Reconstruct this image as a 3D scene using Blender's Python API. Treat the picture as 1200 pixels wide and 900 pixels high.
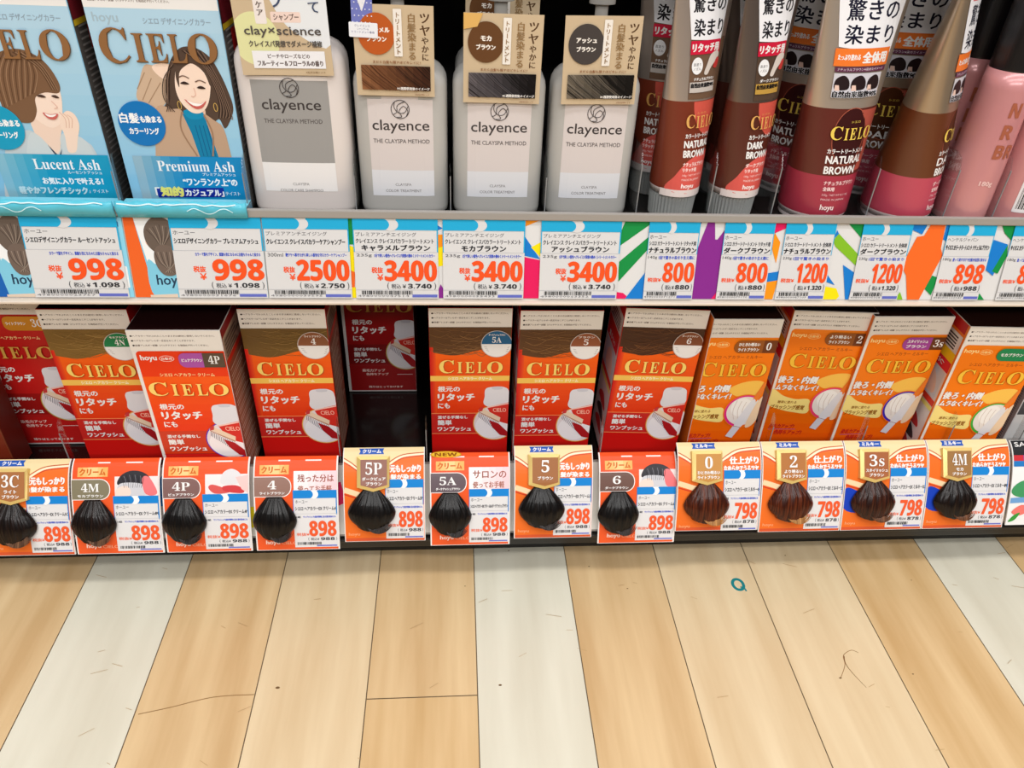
import bpy, bmesh, math, random
from mathutils import Vector, Matrix
from mathutils.geometry import tessellate_polygon

random.seed(7)
SC = bpy.context.scene
COL = SC.collection
for o in list(bpy.data.objects):
    bpy.data.objects.remove(o)

# ------------------------------------------------------------------ camera
def look_axes(yaw, pitch, roll):
    cy, sy, cp, sp, cr, sr = math.cos(yaw), math.sin(yaw), math.cos(pitch), math.sin(pitch), math.cos(roll), math.sin(roll)
    f = Vector((sy * cp, cy * cp, -sp)); r0 = Vector((cy, -sy, 0)); u0 = r0.cross(f)
    return r0 * cr + u0 * sr, u0 * cr - r0 * sr, f
R_, U_, F_ = look_axes(0.0906728, 0.6160485, 0.0472981)
cd = bpy.data.cameras.new('camera'); cam = bpy.data.objects.new('camera', cd); COL.objects.link(cam)
mw = Matrix((R_, U_, -F_)).transposed().to_4x4(); mw.translation = Vector((0.0, -0.5842, 0.6416)); cam.matrix_world = mw
cd.sensor_fit = 'HORIZONTAL'; cd.sensor_width = 36.0; cd.lens = 36.0 * 885.826 / 1200.0
cd.clip_start = 0.02; cd.clip_end = 50
SC.camera = cam

# ------------------------------------------------------------------ world, lamps, exposure
w = bpy.data.worlds.new('store_ambient'); SC.world = w; w.use_nodes = True
bg = w.node_tree.nodes['Background']; bg.inputs[1].default_value = 1.0
_tc = w.node_tree.nodes.new('ShaderNodeTexCoord'); _sx = w.node_tree.nodes.new('ShaderNodeSeparateXYZ'); _rp = w.node_tree.nodes.new('ShaderNodeValToRGB')
w.node_tree.links.new(_tc.outputs['Generated'], _sx.inputs[0]); w.node_tree.links.new(_sx.outputs['Z'], _rp.inputs[0]); w.node_tree.links.new(_rp.outputs[0], bg.inputs[0])
_rp.color_ramp.elements[0].position = 0.0; _rp.color_ramp.elements[0].color = (0.10, 0.095, 0.09, 1)      # dim aisle level (goods on the facing shelves)
_rp.color_ramp.elements[1].position = 0.62; _rp.color_ramp.elements[1].color = (0.86, 0.85, 0.84, 1)      # bright store ceiling
_e = _rp.color_ramp.elements.new(0.22); _e.color = (0.16, 0.155, 0.15, 1)
def lamp(name, loc, sx, sy, power, rot=(0, 0, 0), col=(1, 0.985, 0.97)):
    l = bpy.data.lights.new(name, 'AREA'); l.shape = 'RECTANGLE'; l.size = sx; l.size_y = sy; l.energy = power; l.color = col
    o = bpy.data.objects.new(name, l); o.location = loc; o.rotation_euler = rot; COL.objects.link(o); return o
lamp('ceiling_tube_light', (0.3, -0.75, 2.6), 3.6, 0.25, 54)
lamp('ceiling_tube_light', (0.3, -1.75, 2.6), 3.6, 0.25, 62)
lamp('ceiling_tube_light', (0.3, -3.4, 2.6), 3.6, 0.4, 112, (math.radians(20), 0, 0))
SC.view_settings.view_transform = 'Standard'; SC.view_settings.look = 'None'
SC.view_settings.gamma = 1.0; SC.view_settings.use_curve_mapping = False
SC.view_settings.exposure = -0.7

# ------------------------------------------------------------------ materials
def s2l(c):
    c = c / 255.0
    return c / 12.92 if c <= 0.04045 else ((c + 0.055) / 1.055) ** 2.4
def rgb(c): return (s2l(c[0]), s2l(c[1]), s2l(c[2]), 1)
_mats = {}
def mat(name, c, rough=0.5, metal=0.0, spec=0.5, coat=0.0):
    if name in _mats: return _mats[name]
    m = bpy.data.materials.new(name); m.use_nodes = True
    b = m.node_tree.nodes['Principled BSDF']
    b.inputs['Base Color'].default_value = rgb(c); b.inputs['Roughness'].default_value = rough
    b.inputs['Metallic'].default_value = metal; b.inputs['Specular IOR Level'].default_value = spec
    b.inputs['Coat Weight'].default_value = coat
    m.diffuse_color = rgb(c); _mats[name] = m; return m
def ink(c, rough=0.42):
    c = tuple(int(v) for v in c)
    return mat('printed_ink_%02x%02x%02x_%d' % (c[0], c[1], c[2], int(rough * 100)), c, rough, 0, 0.2)
def noisy(name, c1, c2, scale=(8, 8, 8), rough=0.5, detail=6, lo=0.35, hi=0.65, bump=0.0, spec=0.5):
    m = mat(name, c1, rough, 0, spec)
    nt = m.node_tree; b = nt.nodes['Principled BSDF']
    tc = nt.nodes.new('ShaderNodeTexCoord'); mp = nt.nodes.new('ShaderNodeMapping'); mp.inputs['Scale'].default_value = scale
    nz = nt.nodes.new('ShaderNodeTexNoise'); nz.inputs['Scale'].default_value = 1.0; nz.inputs['Detail'].default_value = detail
    cr = nt.nodes.new('ShaderNodeValToRGB'); cr.color_ramp.elements[0].position = lo; cr.color_ramp.elements[1].position = hi
    cr.color_ramp.elements[0].color = rgb(c1); cr.color_ramp.elements[1].color = rgb(c2)
    nt.links.new(tc.outputs['Object'], mp.inputs['Vector']); nt.links.new(mp.outputs['Vector'], nz.inputs['Vector'])
    nt.links.new(nz.outputs['Fac'], cr.inputs['Fac']); nt.links.new(cr.outputs['Color'], b.inputs['Base Color'])
    if bump:
        bp = nt.nodes.new('ShaderNodeBump'); bp.inputs['Strength'].default_value = bump; bp.inputs['Distance'].default_value = 0.002
        nt.links.new(nz.outputs['Fac'], bp.inputs['Height']); nt.links.new(bp.outputs['Normal'], b.inputs['Normal'])
    return m
def clear_plastic():
    if 'clear_acrylic' in _mats: return _mats['clear_acrylic']
    m = bpy.data.materials.new('clear_acrylic'); m.use_nodes = True; nt = m.node_tree; nt.nodes.clear()
    o = nt.nodes.new('ShaderNodeOutputMaterial'); mx = nt.nodes.new('ShaderNodeMixShader')
    t = nt.nodes.new('ShaderNodeBsdfTransparent'); t.inputs[0].default_value = (0.93, 0.95, 0.95, 1)
    g = nt.nodes.new('ShaderNodeBsdfGlossy'); g.inputs['Roughness'].default_value = 0.08; g.inputs[0].default_value = (0.9, 0.9, 0.9, 1)
    f = nt.nodes.new('ShaderNodeLayerWeight'); f.inputs[0].default_value = 0.12
    nt.links.new(f.outputs['Facing'], mx.inputs[0]); nt.links.new(t.outputs[0], mx.inputs[1]); nt.links.new(g.outputs[0], mx.inputs[2])
    nt.links.new(mx.outputs[0], o.inputs[0]); _mats['clear_acrylic'] = m; return m

# ------------------------------------------------------------------ object helpers
def tag(o, label=None, cat=None, group=None, kind=None):
    if label: o['label'] = label
    if cat: o['category'] = cat
    if group: o['group'] = group
    if kind: o['kind'] = kind
    return o
def empty(name, loc, rot=(0, 0, 0)):
    o = bpy.data.objects.new(name, None); o.location = loc; o.rotation_euler = rot; o.empty_display_size = 0.02
    COL.objects.link(o); return o
def link(name, me, parent=None, loc=None):
    o = bpy.data.objects.new(name, me); COL.objects.link(o)
    if parent: o.parent = parent
    if loc is not None: o.location = loc
    return o
def bm_obj(name, bm, mats, parent=None, loc=None, smooth=False):
    bm.normal_update(); me = bpy.data.meshes.new(name); bm.to_mesh(me); bm.free()
    for m in (mats if isinstance(mats, (list, tuple)) else [mats]): me.materials.append(m)
    if smooth:
        for p in me.polygons: p.use_smooth = True
    return link(name, me, parent, loc)
def box_bm(bm, x0, y0, z0, x1, y1, z1, mi=0, bev=0.0):
    vs = [bm.verts.new(p) for p in ((x0, y0, z0), (x1, y0, z0), (x1, y1, z0), (x0, y1, z0), (x0, y0, z1), (x1, y0, z1), (x1, y1, z1), (x0, y1, z1))]
    fs = [bm.faces.new([vs[i] for i in q]) for q in ((0, 3, 2, 1), (4, 5, 6, 7), (0, 1, 5, 4), (1, 2, 6, 5), (2, 3, 7, 6), (3, 0, 4, 7))]
    for f in fs: f.material_index = mi
    if bev:
        es = list({e for f in fs for e in f.edges})
        bmesh.ops.bevel(bm, geom=es, offset=bev, segments=2, profile=0.5, affect='EDGES')
    return fs
def box(name, a, b, m, parent=None, bev=0.0005):
    bm = bmesh.new(); box_bm(bm, a[0], a[1], a[2], b[0], b[1], b[2], 0, bev); return bm_obj(name, bm, m, parent)
def lathe(prof, seg=48, ribs=None, mi=None):
    bm = bmesh.new(); rings = []
    for k, (r, z) in enumerate(prof):
        ring = []
        for i in range(seg):
            a = 2 * math.pi * i / seg; rr = r
            if ribs and ribs[0] <= k <= ribs[1]: rr = r * (1 + (0.028 if i % 2 else -0.028))
            ring.append(bm.verts.new((rr * math.cos(a), rr * math.sin(a), z)))
        rings.append(ring)
    for k in range(len(rings) - 1):
        for i in range(seg):
            f = bm.faces.new((rings[k][i], rings[k][(i + 1) % seg], rings[k + 1][(i + 1) % seg], rings[k + 1][i]))
            if mi: f.material_index = mi[k]
    bm.faces.new(rings[0][::-1]); bm.faces.new(rings[-1])
    return bm
def loft(secs, seg=56, mi=None, n=2.0):
    """secs: (half width, half depth, z, exponent)"""
    bm = bmesh.new(); rings = []
    for (a, b, z, e) in secs:
        ring = []
        for i in range(seg):
            t = 2 * math.pi * i / seg; c, s = math.cos(t), math.sin(t)
            ring.append(bm.verts.new((a * math.copysign(abs(c) ** (2 / e), c), b * math.copysign(abs(s) ** (2 / e), s), z)))
        rings.append(ring)
    for k in range(len(rings) - 1):
        for i in range(seg):
            f = bm.faces.new((rings[k][i], rings[k][(i + 1) % seg], rings[k + 1][(i + 1) % seg], rings[k + 1][i]))
            if mi: f.material_index = mi[k]
    f = bm.faces.new(rings[0][::-1]); f.material_index = mi[0] if mi else 0
    f = bm.faces.new(rings[-1]); f.material_index = mi[-1] if mi else 0
    return bm
def copy_tree(o, parent=None):
    c = o.copy(); COL.objects.link(c)
    if parent: c.parent = parent
    for ch in list(o.children): copy_tree(ch, c)
    return c

# ------------------------------------------------------------------ lettering: glyph outlines from the built-in font
_tsc = bpy.data.scenes.new('lettering_scratch')
_tcu = bpy.data.curves.new('lettering', 'FONT'); _tcu.resolution_u = 2
_tob = bpy.data.objects.new('lettering', _tcu); _tsc.collection.objects.link(_tob)
_glyph = {}
def glyphs(s, res=2):
    if (s, res) in _glyph: return _glyph[(s, res)]
    _tcu.body = s; _tcu.resolution_u = res
    vl = _tsc.view_layers[0]; vl.update(); dg = vl.depsgraph; ev = _tob.evaluated_get(dg); me = ev.to_mesh()
    vs = [(v.co.x, v.co.y) for v in me.vertices]; fs = [tuple(p.vertices) for p in me.polygons]
    ev.to_mesh_clear(); _glyph[(s, res)] = (vs, fs); return vs, fs
_SER = {}
for i in range(26):
    _SER[chr(65 + i)] = chr(0x1D400 + i); _SER[chr(97 + i)] = chr(0x1D41A + i)
for i in range(10): _SER[str(i)] = chr(0x1D7CE + i)
def serif(s): return ''.join(_SER.get(c, c) for c in s)
_SBD = {}
for i in range(26):
    _SBD[chr(65 + i)] = chr(0x1D5D4 + i); _SBD[chr(97 + i)] = chr(0x1D5EE + i)
for i in range(10): _SBD[str(i)] = chr(0x1D7EC + i)
def sbold(s): return ''.join(_SBD.get(c, c) for c in s)

def smooth(pts, n=5, closed=True):
    out = []; N = len(pts)
    rng = range(N) if closed else range(N - 1)
    for i in rng:
        p0, p1, p2, p3 = (pts[(i + k) % N] if closed else pts[min(max(i + k, 0), N - 1)] for k in (-1, 0, 1, 2))
        for j in range(n):
            t = j / n
            out.append(tuple(0.5 * (2 * p1[d] + (p2[d] - p0[d]) * t + (2 * p0[d] - 5 * p1[d] + 4 * p2[d] - p3[d]) * t * t + (3 * p1[d] - p0[d] - 3 * p2[d] + p3[d]) * t ** 3) for d in (0, 1)))
    if not closed: out.append(tuple(pts[-1]))
    return out

class Art:
    """Printed artwork in millimetres, u to the right and v up; every shape lies a little above the one before."""
    def __init__(s, base=0.00008, rough=0.42): s.it = []; s.base = base; s.rough = rough; s.step = 0.000016; s.n = 0
    minu = None
    def add(s, vs, fs, col, lay=None):
        if lay is None: s.n += 1; lay = s.n
        s.it.append((vs, fs, col if hasattr(col, 'node_tree') else ink(col, s.rough), lay)); return s
    def poly(s, pts, col):
        tri = tessellate_polygon([[Vector((p[0], p[1], 0)) for p in pts]])
        return s.add(list(pts), [tuple(t) for t in tri], col)
    def rect(s, x0, y0, x1, y1, col): return s.add([(x0, y0), (x1, y0), (x1, y1), (x0, y1)], [(0, 1, 2, 3)], col)
    def rrect(s, x0, y0, x1, y1, r, col, corners=(1, 1, 1, 1)):
        pts = []
        for k, (cx, cy, a) in enumerate(((x0 + r, y0 + r, 180), (x1 - r, y0 + r, 270), (x1 - r, y1 - r, 0), (x0 + r, y1 - r, 90))):
            if corners[k]:
                for j in range(7):
                    t = math.radians(a + 15 * j); pts.append((cx + r * math.cos(t), cy + r * math.sin(t)))
            else: pts.append(((x0, y0), (x1, y0), (x1, y1), (x0, y1))[k])
        return s.poly(pts, col)
    def ell(s, cx, cy, rx, ry, col, a0=0, a1=360, rot=0, n=40):
        full = abs(a1 - a0) >= 360; m = n if full else n + 1; pts = []
        cr, sr = math.cos(math.radians(rot)), math.sin(math.radians(rot))
        for j in range(m):
            t = math.radians(a0 + (a1 - a0) * j / n); x, y = rx * math.cos(t), ry * math.sin(t)
            pts.append((cx + x * cr - y * sr, cy + x * sr + y * cr))
        return s.poly(pts, col)
    def stroke(s, pts, wd, col, w1=None):
        vs, fs = [], []; N = len(pts); w1 = wd if w1 is None else w1
        for i, p in enumerate(pts):
            a = pts[max(i - 1, 0)]; b = pts[min(i + 1, N - 1)]; dx, dy = b[0] - a[0], b[1] - a[1]; L = math.hypot(dx, dy) or 1
            h = (wd + (w1 - wd) * i / (N - 1)) / 2; vs += [(p[0] - dy / L * h, p[1] + dx / L * h), (p[0] + dy / L * h, p[1] - dx / L * h)]
            if i: k = 2 * i; fs.append((k - 1, k + 1, k, k - 2))
        return s.add(vs, fs, col)
    def ring(s, cx, cy, rx, ry, wd, col, a0=0, a1=360, n=40):
        return s.stroke([(cx + rx * math.cos(math.radians(a0 + (a1 - a0) * j / n)), cy + ry * math.sin(math.radians(a0 + (a1 - a0) * j / n))) for j in range(n + 1)], wd, col)
    def text(s, t, x0, y0, x1, y1, col, bold=0.0, shear=0.0, res=2, keep=False, out=None, ow=0.4):
        """Lettering whose outline box is exactly x0..x1, y0..y1."""
        vs, fs = glyphs(t, res)
        if not vs: return s
        if shear: vs = [(x + shear * y, y) for x, y in vs]
        ax, bx = min(v[0] for v in vs), max(v[0] for v in vs); ay, by = min(v[1] for v in vs), max(v[1] for v in vs)
        kx, ky = (x1 - x0) / max(bx - ax, 1e-6), (y1 - y0) / max(by - ay, 1e-6)
        if keep: kx = ky; x0 = (x0 + x1) / 2 - kx * (bx - ax) / 2
        base = [(x0 + (x - ax) * kx, y0 + (y - ay) * ky) for x, y in vs]
        if out is not None:
            s.n += 1
            for k, (dx, dy) in enumerate(((ow, 0), (-ow, 0), (0, ow), (0, -ow), (ow * .7, -ow * .7), (-ow * .7, -ow * .7))):
                s.add([(x + dx, y + dy) for x, y in base], fs, out, s.n + k * 0.12)
        s.n += 1; lay = s.n
        for k, (dx, dy) in enumerate(((0, 0),) if not bold else ((-bold, 0), (bold, 0), (0, bold * .7), (0, -bold * .7))):
            s.add([(x + dx, y + dy) for x, y in base], fs, col, lay + k * 0.12)
        return s
    def vtext(s, t, cx, ytop, size, col, bold=0.0, pitch=1.0):
        for k, c in enumerate(t):
            vs, fs = glyphs(c, 1 if size < 3 else 2)
            if not vs: continue
            if c == 'ー': vs = [(0.5 + (y - 0.38) , 0.38 - (x - 0.5)) for x, y in vs]; fs = fs
            pts = [(cx + (x - 0.5) * size, ytop - (k + 0.5) * size * pitch + (y - 0.38) * size) for x, y in vs]
            for d in ([0] if not bold else [-bold, 0, bold]): s.add([(x + d, y) for x, y in pts], fs, col)
        return s
    def bars(s, x0, y0, x1, y1, col=(40, 40, 42), seed=1):
        rnd = random.Random(seed); x = x0; vs, fs = [], []
        while x < x1 - 0.3:
            wd = rnd.choice((0.35, 0.35, 0.7, 1.0)); k = len(vs); e = min(x + wd, x1)
            vs += [(x, y0), (e, y0), (e, y1), (x, y1)]; fs.append((k, k + 1, k + 2, k + 3)); x += wd + rnd.choice((0.35, 0.4, 0.75))
        return s.add(vs, fs, col)
    def build(s, name, parent, mp, origin=(0, 0, 0), slices=None, clip=None, smooth_=False):
        bm = bmesh.new(); mats = []; idx = {}
        for vs, fs, m, lay in s.it:
            if m.name not in idx: idx[m.name] = len(mats); mats.append(m)
            bv = [bm.verts.new((x, y, lay)) for x, y in vs]
            for f in fs:
                q = [bv[i] for i in f]
                a = sum(q[i].co.x * q[(i + 1) % len(q)].co.y - q[(i + 1) % len(q)].co.x * q[i].co.y for i in range(len(q)))
                if abs(a) < 1e-9: continue
                try: nf = bm.faces.new(q if a > 0 else q[::-1])
                except ValueError: continue
                nf.material_index = idx[m.name]
        if clip:
            for co, no in (((clip[0], 0, 0), (-1, 0, 0)), ((clip[2], 0, 0), (1, 0, 0)), ((0, clip[1], 0), (0, -1, 0)), ((0, clip[3], 0), (0, 1, 0))):
                bmesh.ops.bisect_plane(bm, geom=bm.verts[:] + bm.edges[:] + bm.faces[:], plane_co=co, plane_no=no, clear_outer=True, dist=1e-5)
        if Art.minu is not None:
            bmesh.ops.bisect_plane(bm, geom=bm.verts[:] + bm.edges[:] + bm.faces[:], plane_co=(Art.minu, 0, 0), plane_no=(-1, 0, 0), clear_outer=True, dist=1e-5)
        if slices:
            ax, lo, hi, st = slices; k = lo
            while k <= hi:
                bmesh.ops.bisect_plane(bm, geom=bm.verts[:] + bm.edges[:] + bm.faces[:], plane_co=(k, 0, 0) if ax == 'u' else (0, k, 0), plane_no=(1, 0, 0) if ax == 'u' else (0, 1, 0), dist=1e-5); k += st
        loose = [v for v in bm.verts if not v.link_faces]
        if loose: bmesh.ops.delete(bm, geom=loose, context='VERTS')
        og = Vector(origin)
        for v in bm.verts: v.co = Vector(mp(v.co.x, v.co.y, s.base + v.co.z * s.step)) - og
        return bm_obj(name, bm, mats, parent)
def flat(u, v, d): return (u / 1000, -d, v / 1000)
def pale(c, k): return tuple(min(255, v + (255 - v) * k) for v in c)
def mix(a, b, t): return tuple(a[i] + (b[i] - a[i]) * t for i in range(3))

WHITE = (240, 238, 236); CREAM = (240, 225, 190); GOLD = (252, 214, 112); BLACK = (32, 30, 32)

# ================================================================== SETTING
def build_floor():
    tans = [noisy('floor_plank_tan_%d' % k, c1, c2, (38, 3.2, 1), 0.38, 7, 0.32, 0.68) for k, (c1, c2) in enumerate((
        ((206, 170, 122), (230, 200, 154)), ((216, 188, 146), (234, 212, 174)), ((204, 166, 114), (228, 196, 148))))]
    white = noisy('floor_plank_white', (214, 207, 186), (230, 225, 206), (30, 3.5, 1), 0.38, 7, 0.3, 0.7)
    seam = mat('floor_seam', (104, 84, 60), 0.8)
    bm = bmesh.new()
    xs = [-0.3876, -0.287, -0.1851, -0.0837, 0.0186, 0.1205, 0.2226, 0.3253, 0.4287, 0.5335, 0.6346]
    while xs[0] > -1.3: xs.insert(0, xs[0] - 0.102)
    while xs[-1] < 1.7: xs.append(xs[-1] + 0.102)
    rnd = random.Random(3)
    box_bm(bm, -1.4, -1.7, -0.02, 1.8, 0.5, -0.0006, 4)
    for i in range(len(xs) - 1):
        a, b = xs[i], xs[i + 1]; g = 0.0005
        isw = any(abs(a - q) < 0.01 for q in (-0.3876, 0.0186, 0.5335))
        js = [-0.1795] if abs(a + 0.0837) < 0.01 else [rnd.uniform(-1.5, -0.75)]
        ys = [-1.7] + js + [0.5]
        for j in range(len(ys) - 1):
            mi = 3 if isw else 1 if min(abs(a + 0.1851), abs(a - 0.3253), abs(a - 0.2226)) < 0.01 else (0 if (i + j) % 2 else 2)
            vs = [bm.verts.new(p) for p in ((a + g, ys[j] + g, 0), (b - g, ys[j] + g, 0), (b - g, ys[j + 1] - g, 0), (a + g, ys[j + 1] - g, 0))]
            f = bm.faces.new(vs); f.material_index = mi
    o = bm_obj('floor', bm, tans + [white, seam]); tag(o, kind='structure')
    A = Art(0.00005, 0.5)
    A.ring(304, -59.2, 5.8, 7.2, 3.4, (28, 128, 132)); A.stroke([(305.5, -62.5), (309.4, -64.5), (310.4, -68.5)], 1.9, (28, 128, 132))
    A.build('pen_mark', o, lambda u, v, d: (u / 1000, v / 1000, d))
    B = Art(0.00005, 0.6)
    B.stroke(smooth([(-283.7, -186.3), (-257.3, -180.7), (-222, -172.1), (-185.8, -170.9)], 6, False), 0.9, (150, 116, 74))
    B.stroke(smooth([(369, -175.4), (379.3, -161.7), (382, -152), (385.9, -148), (393.7, -144.8), (399.4, -148)], 6, False), 0.6, (150, 110, 68)); B.stroke(smooth([(383, -151), (381, -160), (383.7, -171), (390, -186)], 6, False), 1.0, (120, 84, 48), 0.4)
    for (x, y, r) in ((369, -175, 1.4), (443, -173.5, 1.0), (40, -170, 1.6), (58, -4, 1.0), (145, -29.4, 1.0), (500, -59.4, 0.8), (-166, -164.8, 2.0), (8.5, -52.3, 0.8), (182, -61, 0.9), (371, -20, 0.9)):
        B.ell(x, y, r, r * 0.6, (112, 84, 52), n=10)
    rnd = random.Random(11)
    for k in range(46):
        x, y, a, L = rnd.uniform(-420, 640), rnd.uniform(-300, -15), rnd.uniform(-0.6, 0.6), rnd.uniform(3, 16)
        B.stroke([(x, y), (x + L * math.cos(a), y + L * math.sin(a))], 0.35, (186, 154, 110))
    B.build('scuff_mark', o, lambda u, v, d: (u / 1000, v / 1000, d))
build_floor()

steel_black = noisy('black_painted_steel', (15, 14, 14), (20, 19, 18), (60, 60, 60), 0.42, 3)
steel_grey = mat('grey_shelf_steel', (205, 200, 194), 0.4)
rail_plastic = mat('pale_rail_plastic', (216, 208, 200), 0.3)
XL, XR = -1.0, 1.3
wall = box('wall_back', (XL, 0.36, 0.0), (XR, 0.38, 1.15), steel_black); tag(wall, kind='structure')

# upper shelf: board, price rail (sloped), lip
UT, UB = Vector((0, -0.002, 0.393)), Vector((0, -0.0165, 0.328))
UDIR = (UT - UB); ULEN = UDIR.length; UDIR.normalize(); UN = Vector((0, -UDIR.z, UDIR.y))
def upper_rail(u, v, d):                       # u along the rail in mm (world x), v up the slope from its lower edge in mm
    p = UB + UDIR * (v / 1000) + UN * d; return (u / 1000, p.y, p.z)
def sheet(name, mp, u0, v0, u1, v1, d0, d1, m, parent, sl=None, origin=(0, 0, 0)):
    """A thin sheet with real thickness following a mapping."""
    bm = bmesh.new(); nv = sl or 1; og = Vector(origin); rows = []
    for k in range(nv + 1):
        v = v0 + (v1 - v0) * k / nv
        rows.append([bm.verts.new(Vector(mp(u, v, d)) - og) for u, d in ((u0, d1), (u1, d1), (u1, d0), (u0, d0))])
    for k in range(nv):
        for i in range(4): bm.faces.new((rows[k][i], rows[k][(i + 1) % 4], rows[k + 1][(i + 1) % 4], rows[k + 1][i]))
    bm.faces.new(rows[0][::-1]); bm.faces.new(rows[-1])
    return bm_obj(name, bm, m, parent, smooth=False)
us = empty('display_shelf', (0, 0, 0))
tag(us, 'upper black metal shelf whose front rail holds the blue-topped price tags', 'shelf')
box('shelf_board', (XL, 0.0, 0.372), (XR, 0.358, 0.388), steel_black, us, 0.001)
sheet('price_rail', upper_rail, XL * 1000, -2.5, XR * 1000, 67.5, -0.004, -0.0004, rail_plastic, us)
box('rail_foot', (XL, -0.0215, 0.3235), (XR, -0.0125, 0.3262), mat('cream_rail_edge', (222, 208, 192), 0.35), us, 0.0008)
box('front_lip', (XL, -0.005, 0.3935), (XR, -0.001, 0.4005), mat('cloudy_lip_plastic', (158, 153, 148), 0.2), us, 0.001)

ts = empty('display_shelf', (0, 0, 0.625)); tag(ts, 'unseen black shelf board above the bottles and tubes, added to shade the second row', 'shelf')
box('shelf_board', (XL, 0.0, 0.0), (XR, 0.358, 0.016), steel_black, ts, 0.001)  # board out of view, added and set low to shade the second row
# bottom shelf
ls = empty('display_shelf', (0, 0, 0))
tag(ls, 'low black base shelf at the floor with a black kick plate', 'shelf')
box('shelf_board', (XL, 0.002, 0.085), (XR, 0.358, 0.105), mat('glossy_black_deck', (14, 12, 12), 0.16), ls, 0.001)
box('kick_plate', (XL, 0.0, 0.0), (XR, 0.02, 0.085), steel_black, ls, 0.001)
LT, LB = Vector((0, 0.0015, 0.128)), Vector((0, -0.0395, 0.066))
LDIR = (LT - LB); LLEN = LDIR.length; LDIR.normalize(); LN = Vector((0, -LDIR.z, LDIR.y))
def lower_rail(u, v, d):
    p = LB + LDIR * (v / 1000) + LN * d; return (u / 1000, p.y, p.z)
sheet('price_rail', lower_rail, XL * 1000, 0, XR * 1000, LLEN * 1000, -0.004, -0.0005, mat('grey_rail_plastic', (150, 142, 134), 0.35), ls)
box('rail_foot', (XL, -0.0440, 0.0610), (XR, -0.0370, 0.0645), steel_black, ls, 0.0008)
box('rail_bracket', (XL, -0.037, 0.046), (XR, 0.001, 0.0610), steel_black, ls, 0.001)

# ------------------------------------------------------------------ coloured paper in the rails
C_GR, C_LIME, C_YE, C_OR, C_OR2, C_MG, C_PU, C_BL = (22, 140, 66), (130, 186, 40), (244, 222, 16), (246, 148, 24), (240, 106, 38), (226, 28, 92), (134, 42, 140), (24, 122, 204)
def rail_strip():
    A = Art(0.00002, 0.45); H = ULEN * 1000
    A.rect(-92, 0, 560, H, (218, 217, 216))
    P = A.poly
    P([(-88, H), (-82, H), (-83, 45), (-87, 45)], C_GR); P([(-88, 45), (-83, 43), (-83.5, 22), (-87, 22)], C_YE); P([(-88, 24), (-83, 22), (-84, 9), (-87, 9)], C_OR2); P([(-88, 9), (-83, 9), (-83, 0), (-88, 0)], C_YE)
    P([(-15, 62), (-10, 59), (-15, 57)], C_BL); P([(-15, 54), (-10, 54), (-10, 44), (-15, 43)], C_OR); P([(-15, 43), (-10, 44), (-10, 28), (-15, 27)], C_YE); P([(-15, 0), (-10, 0), (-10, 8), (-12.5, 12), (-15, 6)], C_PU)
    P([(57, H), (70, H), (57, 61)], C_OR); P([(57, 54), (71, 34), (57, 37)], C_BL); P([(72, 49), (63, 44), (71, 36)], C_YE); P([(57, 36), (72, 33), (72, 0), (57, 0)], C_MG)
    P([(141, H), (162, H), (162, 64), (138, 46), (138, 58)], C_GR); P([(162, 54), (162, 43), (139, 15), (138, 32)], C_GR); P([(138, 0), (150, 0), (144, 5), (138, 6)], C_MG); P([(146, 0), (162, 24), (162, 0)], C_BL)
    P([(217, H), (211, H), (203, 38), (203, 0), (226, 0), (226, 60), (221, 52), (219, 52)], C_PU); P([(203, H), (206, H), (203, 60)], C_PU); P([(222, 0), (226, 6), (226, 0)], C_MG)
    P([(268, H), (279, H), (279, 62), (268, 57)], C_MG); P([(270, 58), (276, 50), (275, 32), (268, 48)], C_OR); P([(268, 23), (279, 25), (279, 17), (267, 15)], C_BL); P([(268, 15), (279, 17), (277, 0), (267, 0)], C_OR)
    P([(333, H), (347, H), (347, 54)], C_GR); P([(322, 52), (326, 58), (347, 40), (347, 30), (325, 47)], C_LIME); P([(322, 53), (324, 61), (326, 58)], C_BL); P([(322, 16), (331, 13), (322, 23)], C_BL); P([(335, 31), (347, 24), (346, 0), (343, 0)], C_BL); P([(321, 12), (333, 10), (337, 3), (335, 0), (321, 0)], C_YE)
    P([(390, H), (403, H), (400, 58), (390, 62)], C_BL); P([(406, H), (419, H), (420, 46), (423, 40), (411, 0), (400, 0), (394, 22), (388, 30), (396, 56), (402, 57)], C_OR2); P([(420, H), (424, H), (424, 52), (420, 54)], C_BL); P([(418, 22), (424, 20), (421, 4), (414, 10)], C_GR); P([(388, 0), (392, 7), (396, 0)], C_LIME)
    P([(470, H), (484, H), (484, 52), (474, 60)], C_GR); P([(466, 54), (480, 50), (474, 22), (462, 30)], C_BL); P([(480, 50), (482, 40), (478, 24), (472, 26)], C_GR); P([(460, 0), (466, 6), (472, 0)], C_GR)
    P([(524, H), (540, H), (540, 30)], C_MG); P([(524, 30), (560, 20), (560, 0), (524, 0)], C_LIME)
    o = A.build('rail_strip', None, upper_rail)
    tag(o, 'white paper strip with coloured confetti shapes lying behind the upper price tags', 'paper strip')
rail_strip()
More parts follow.
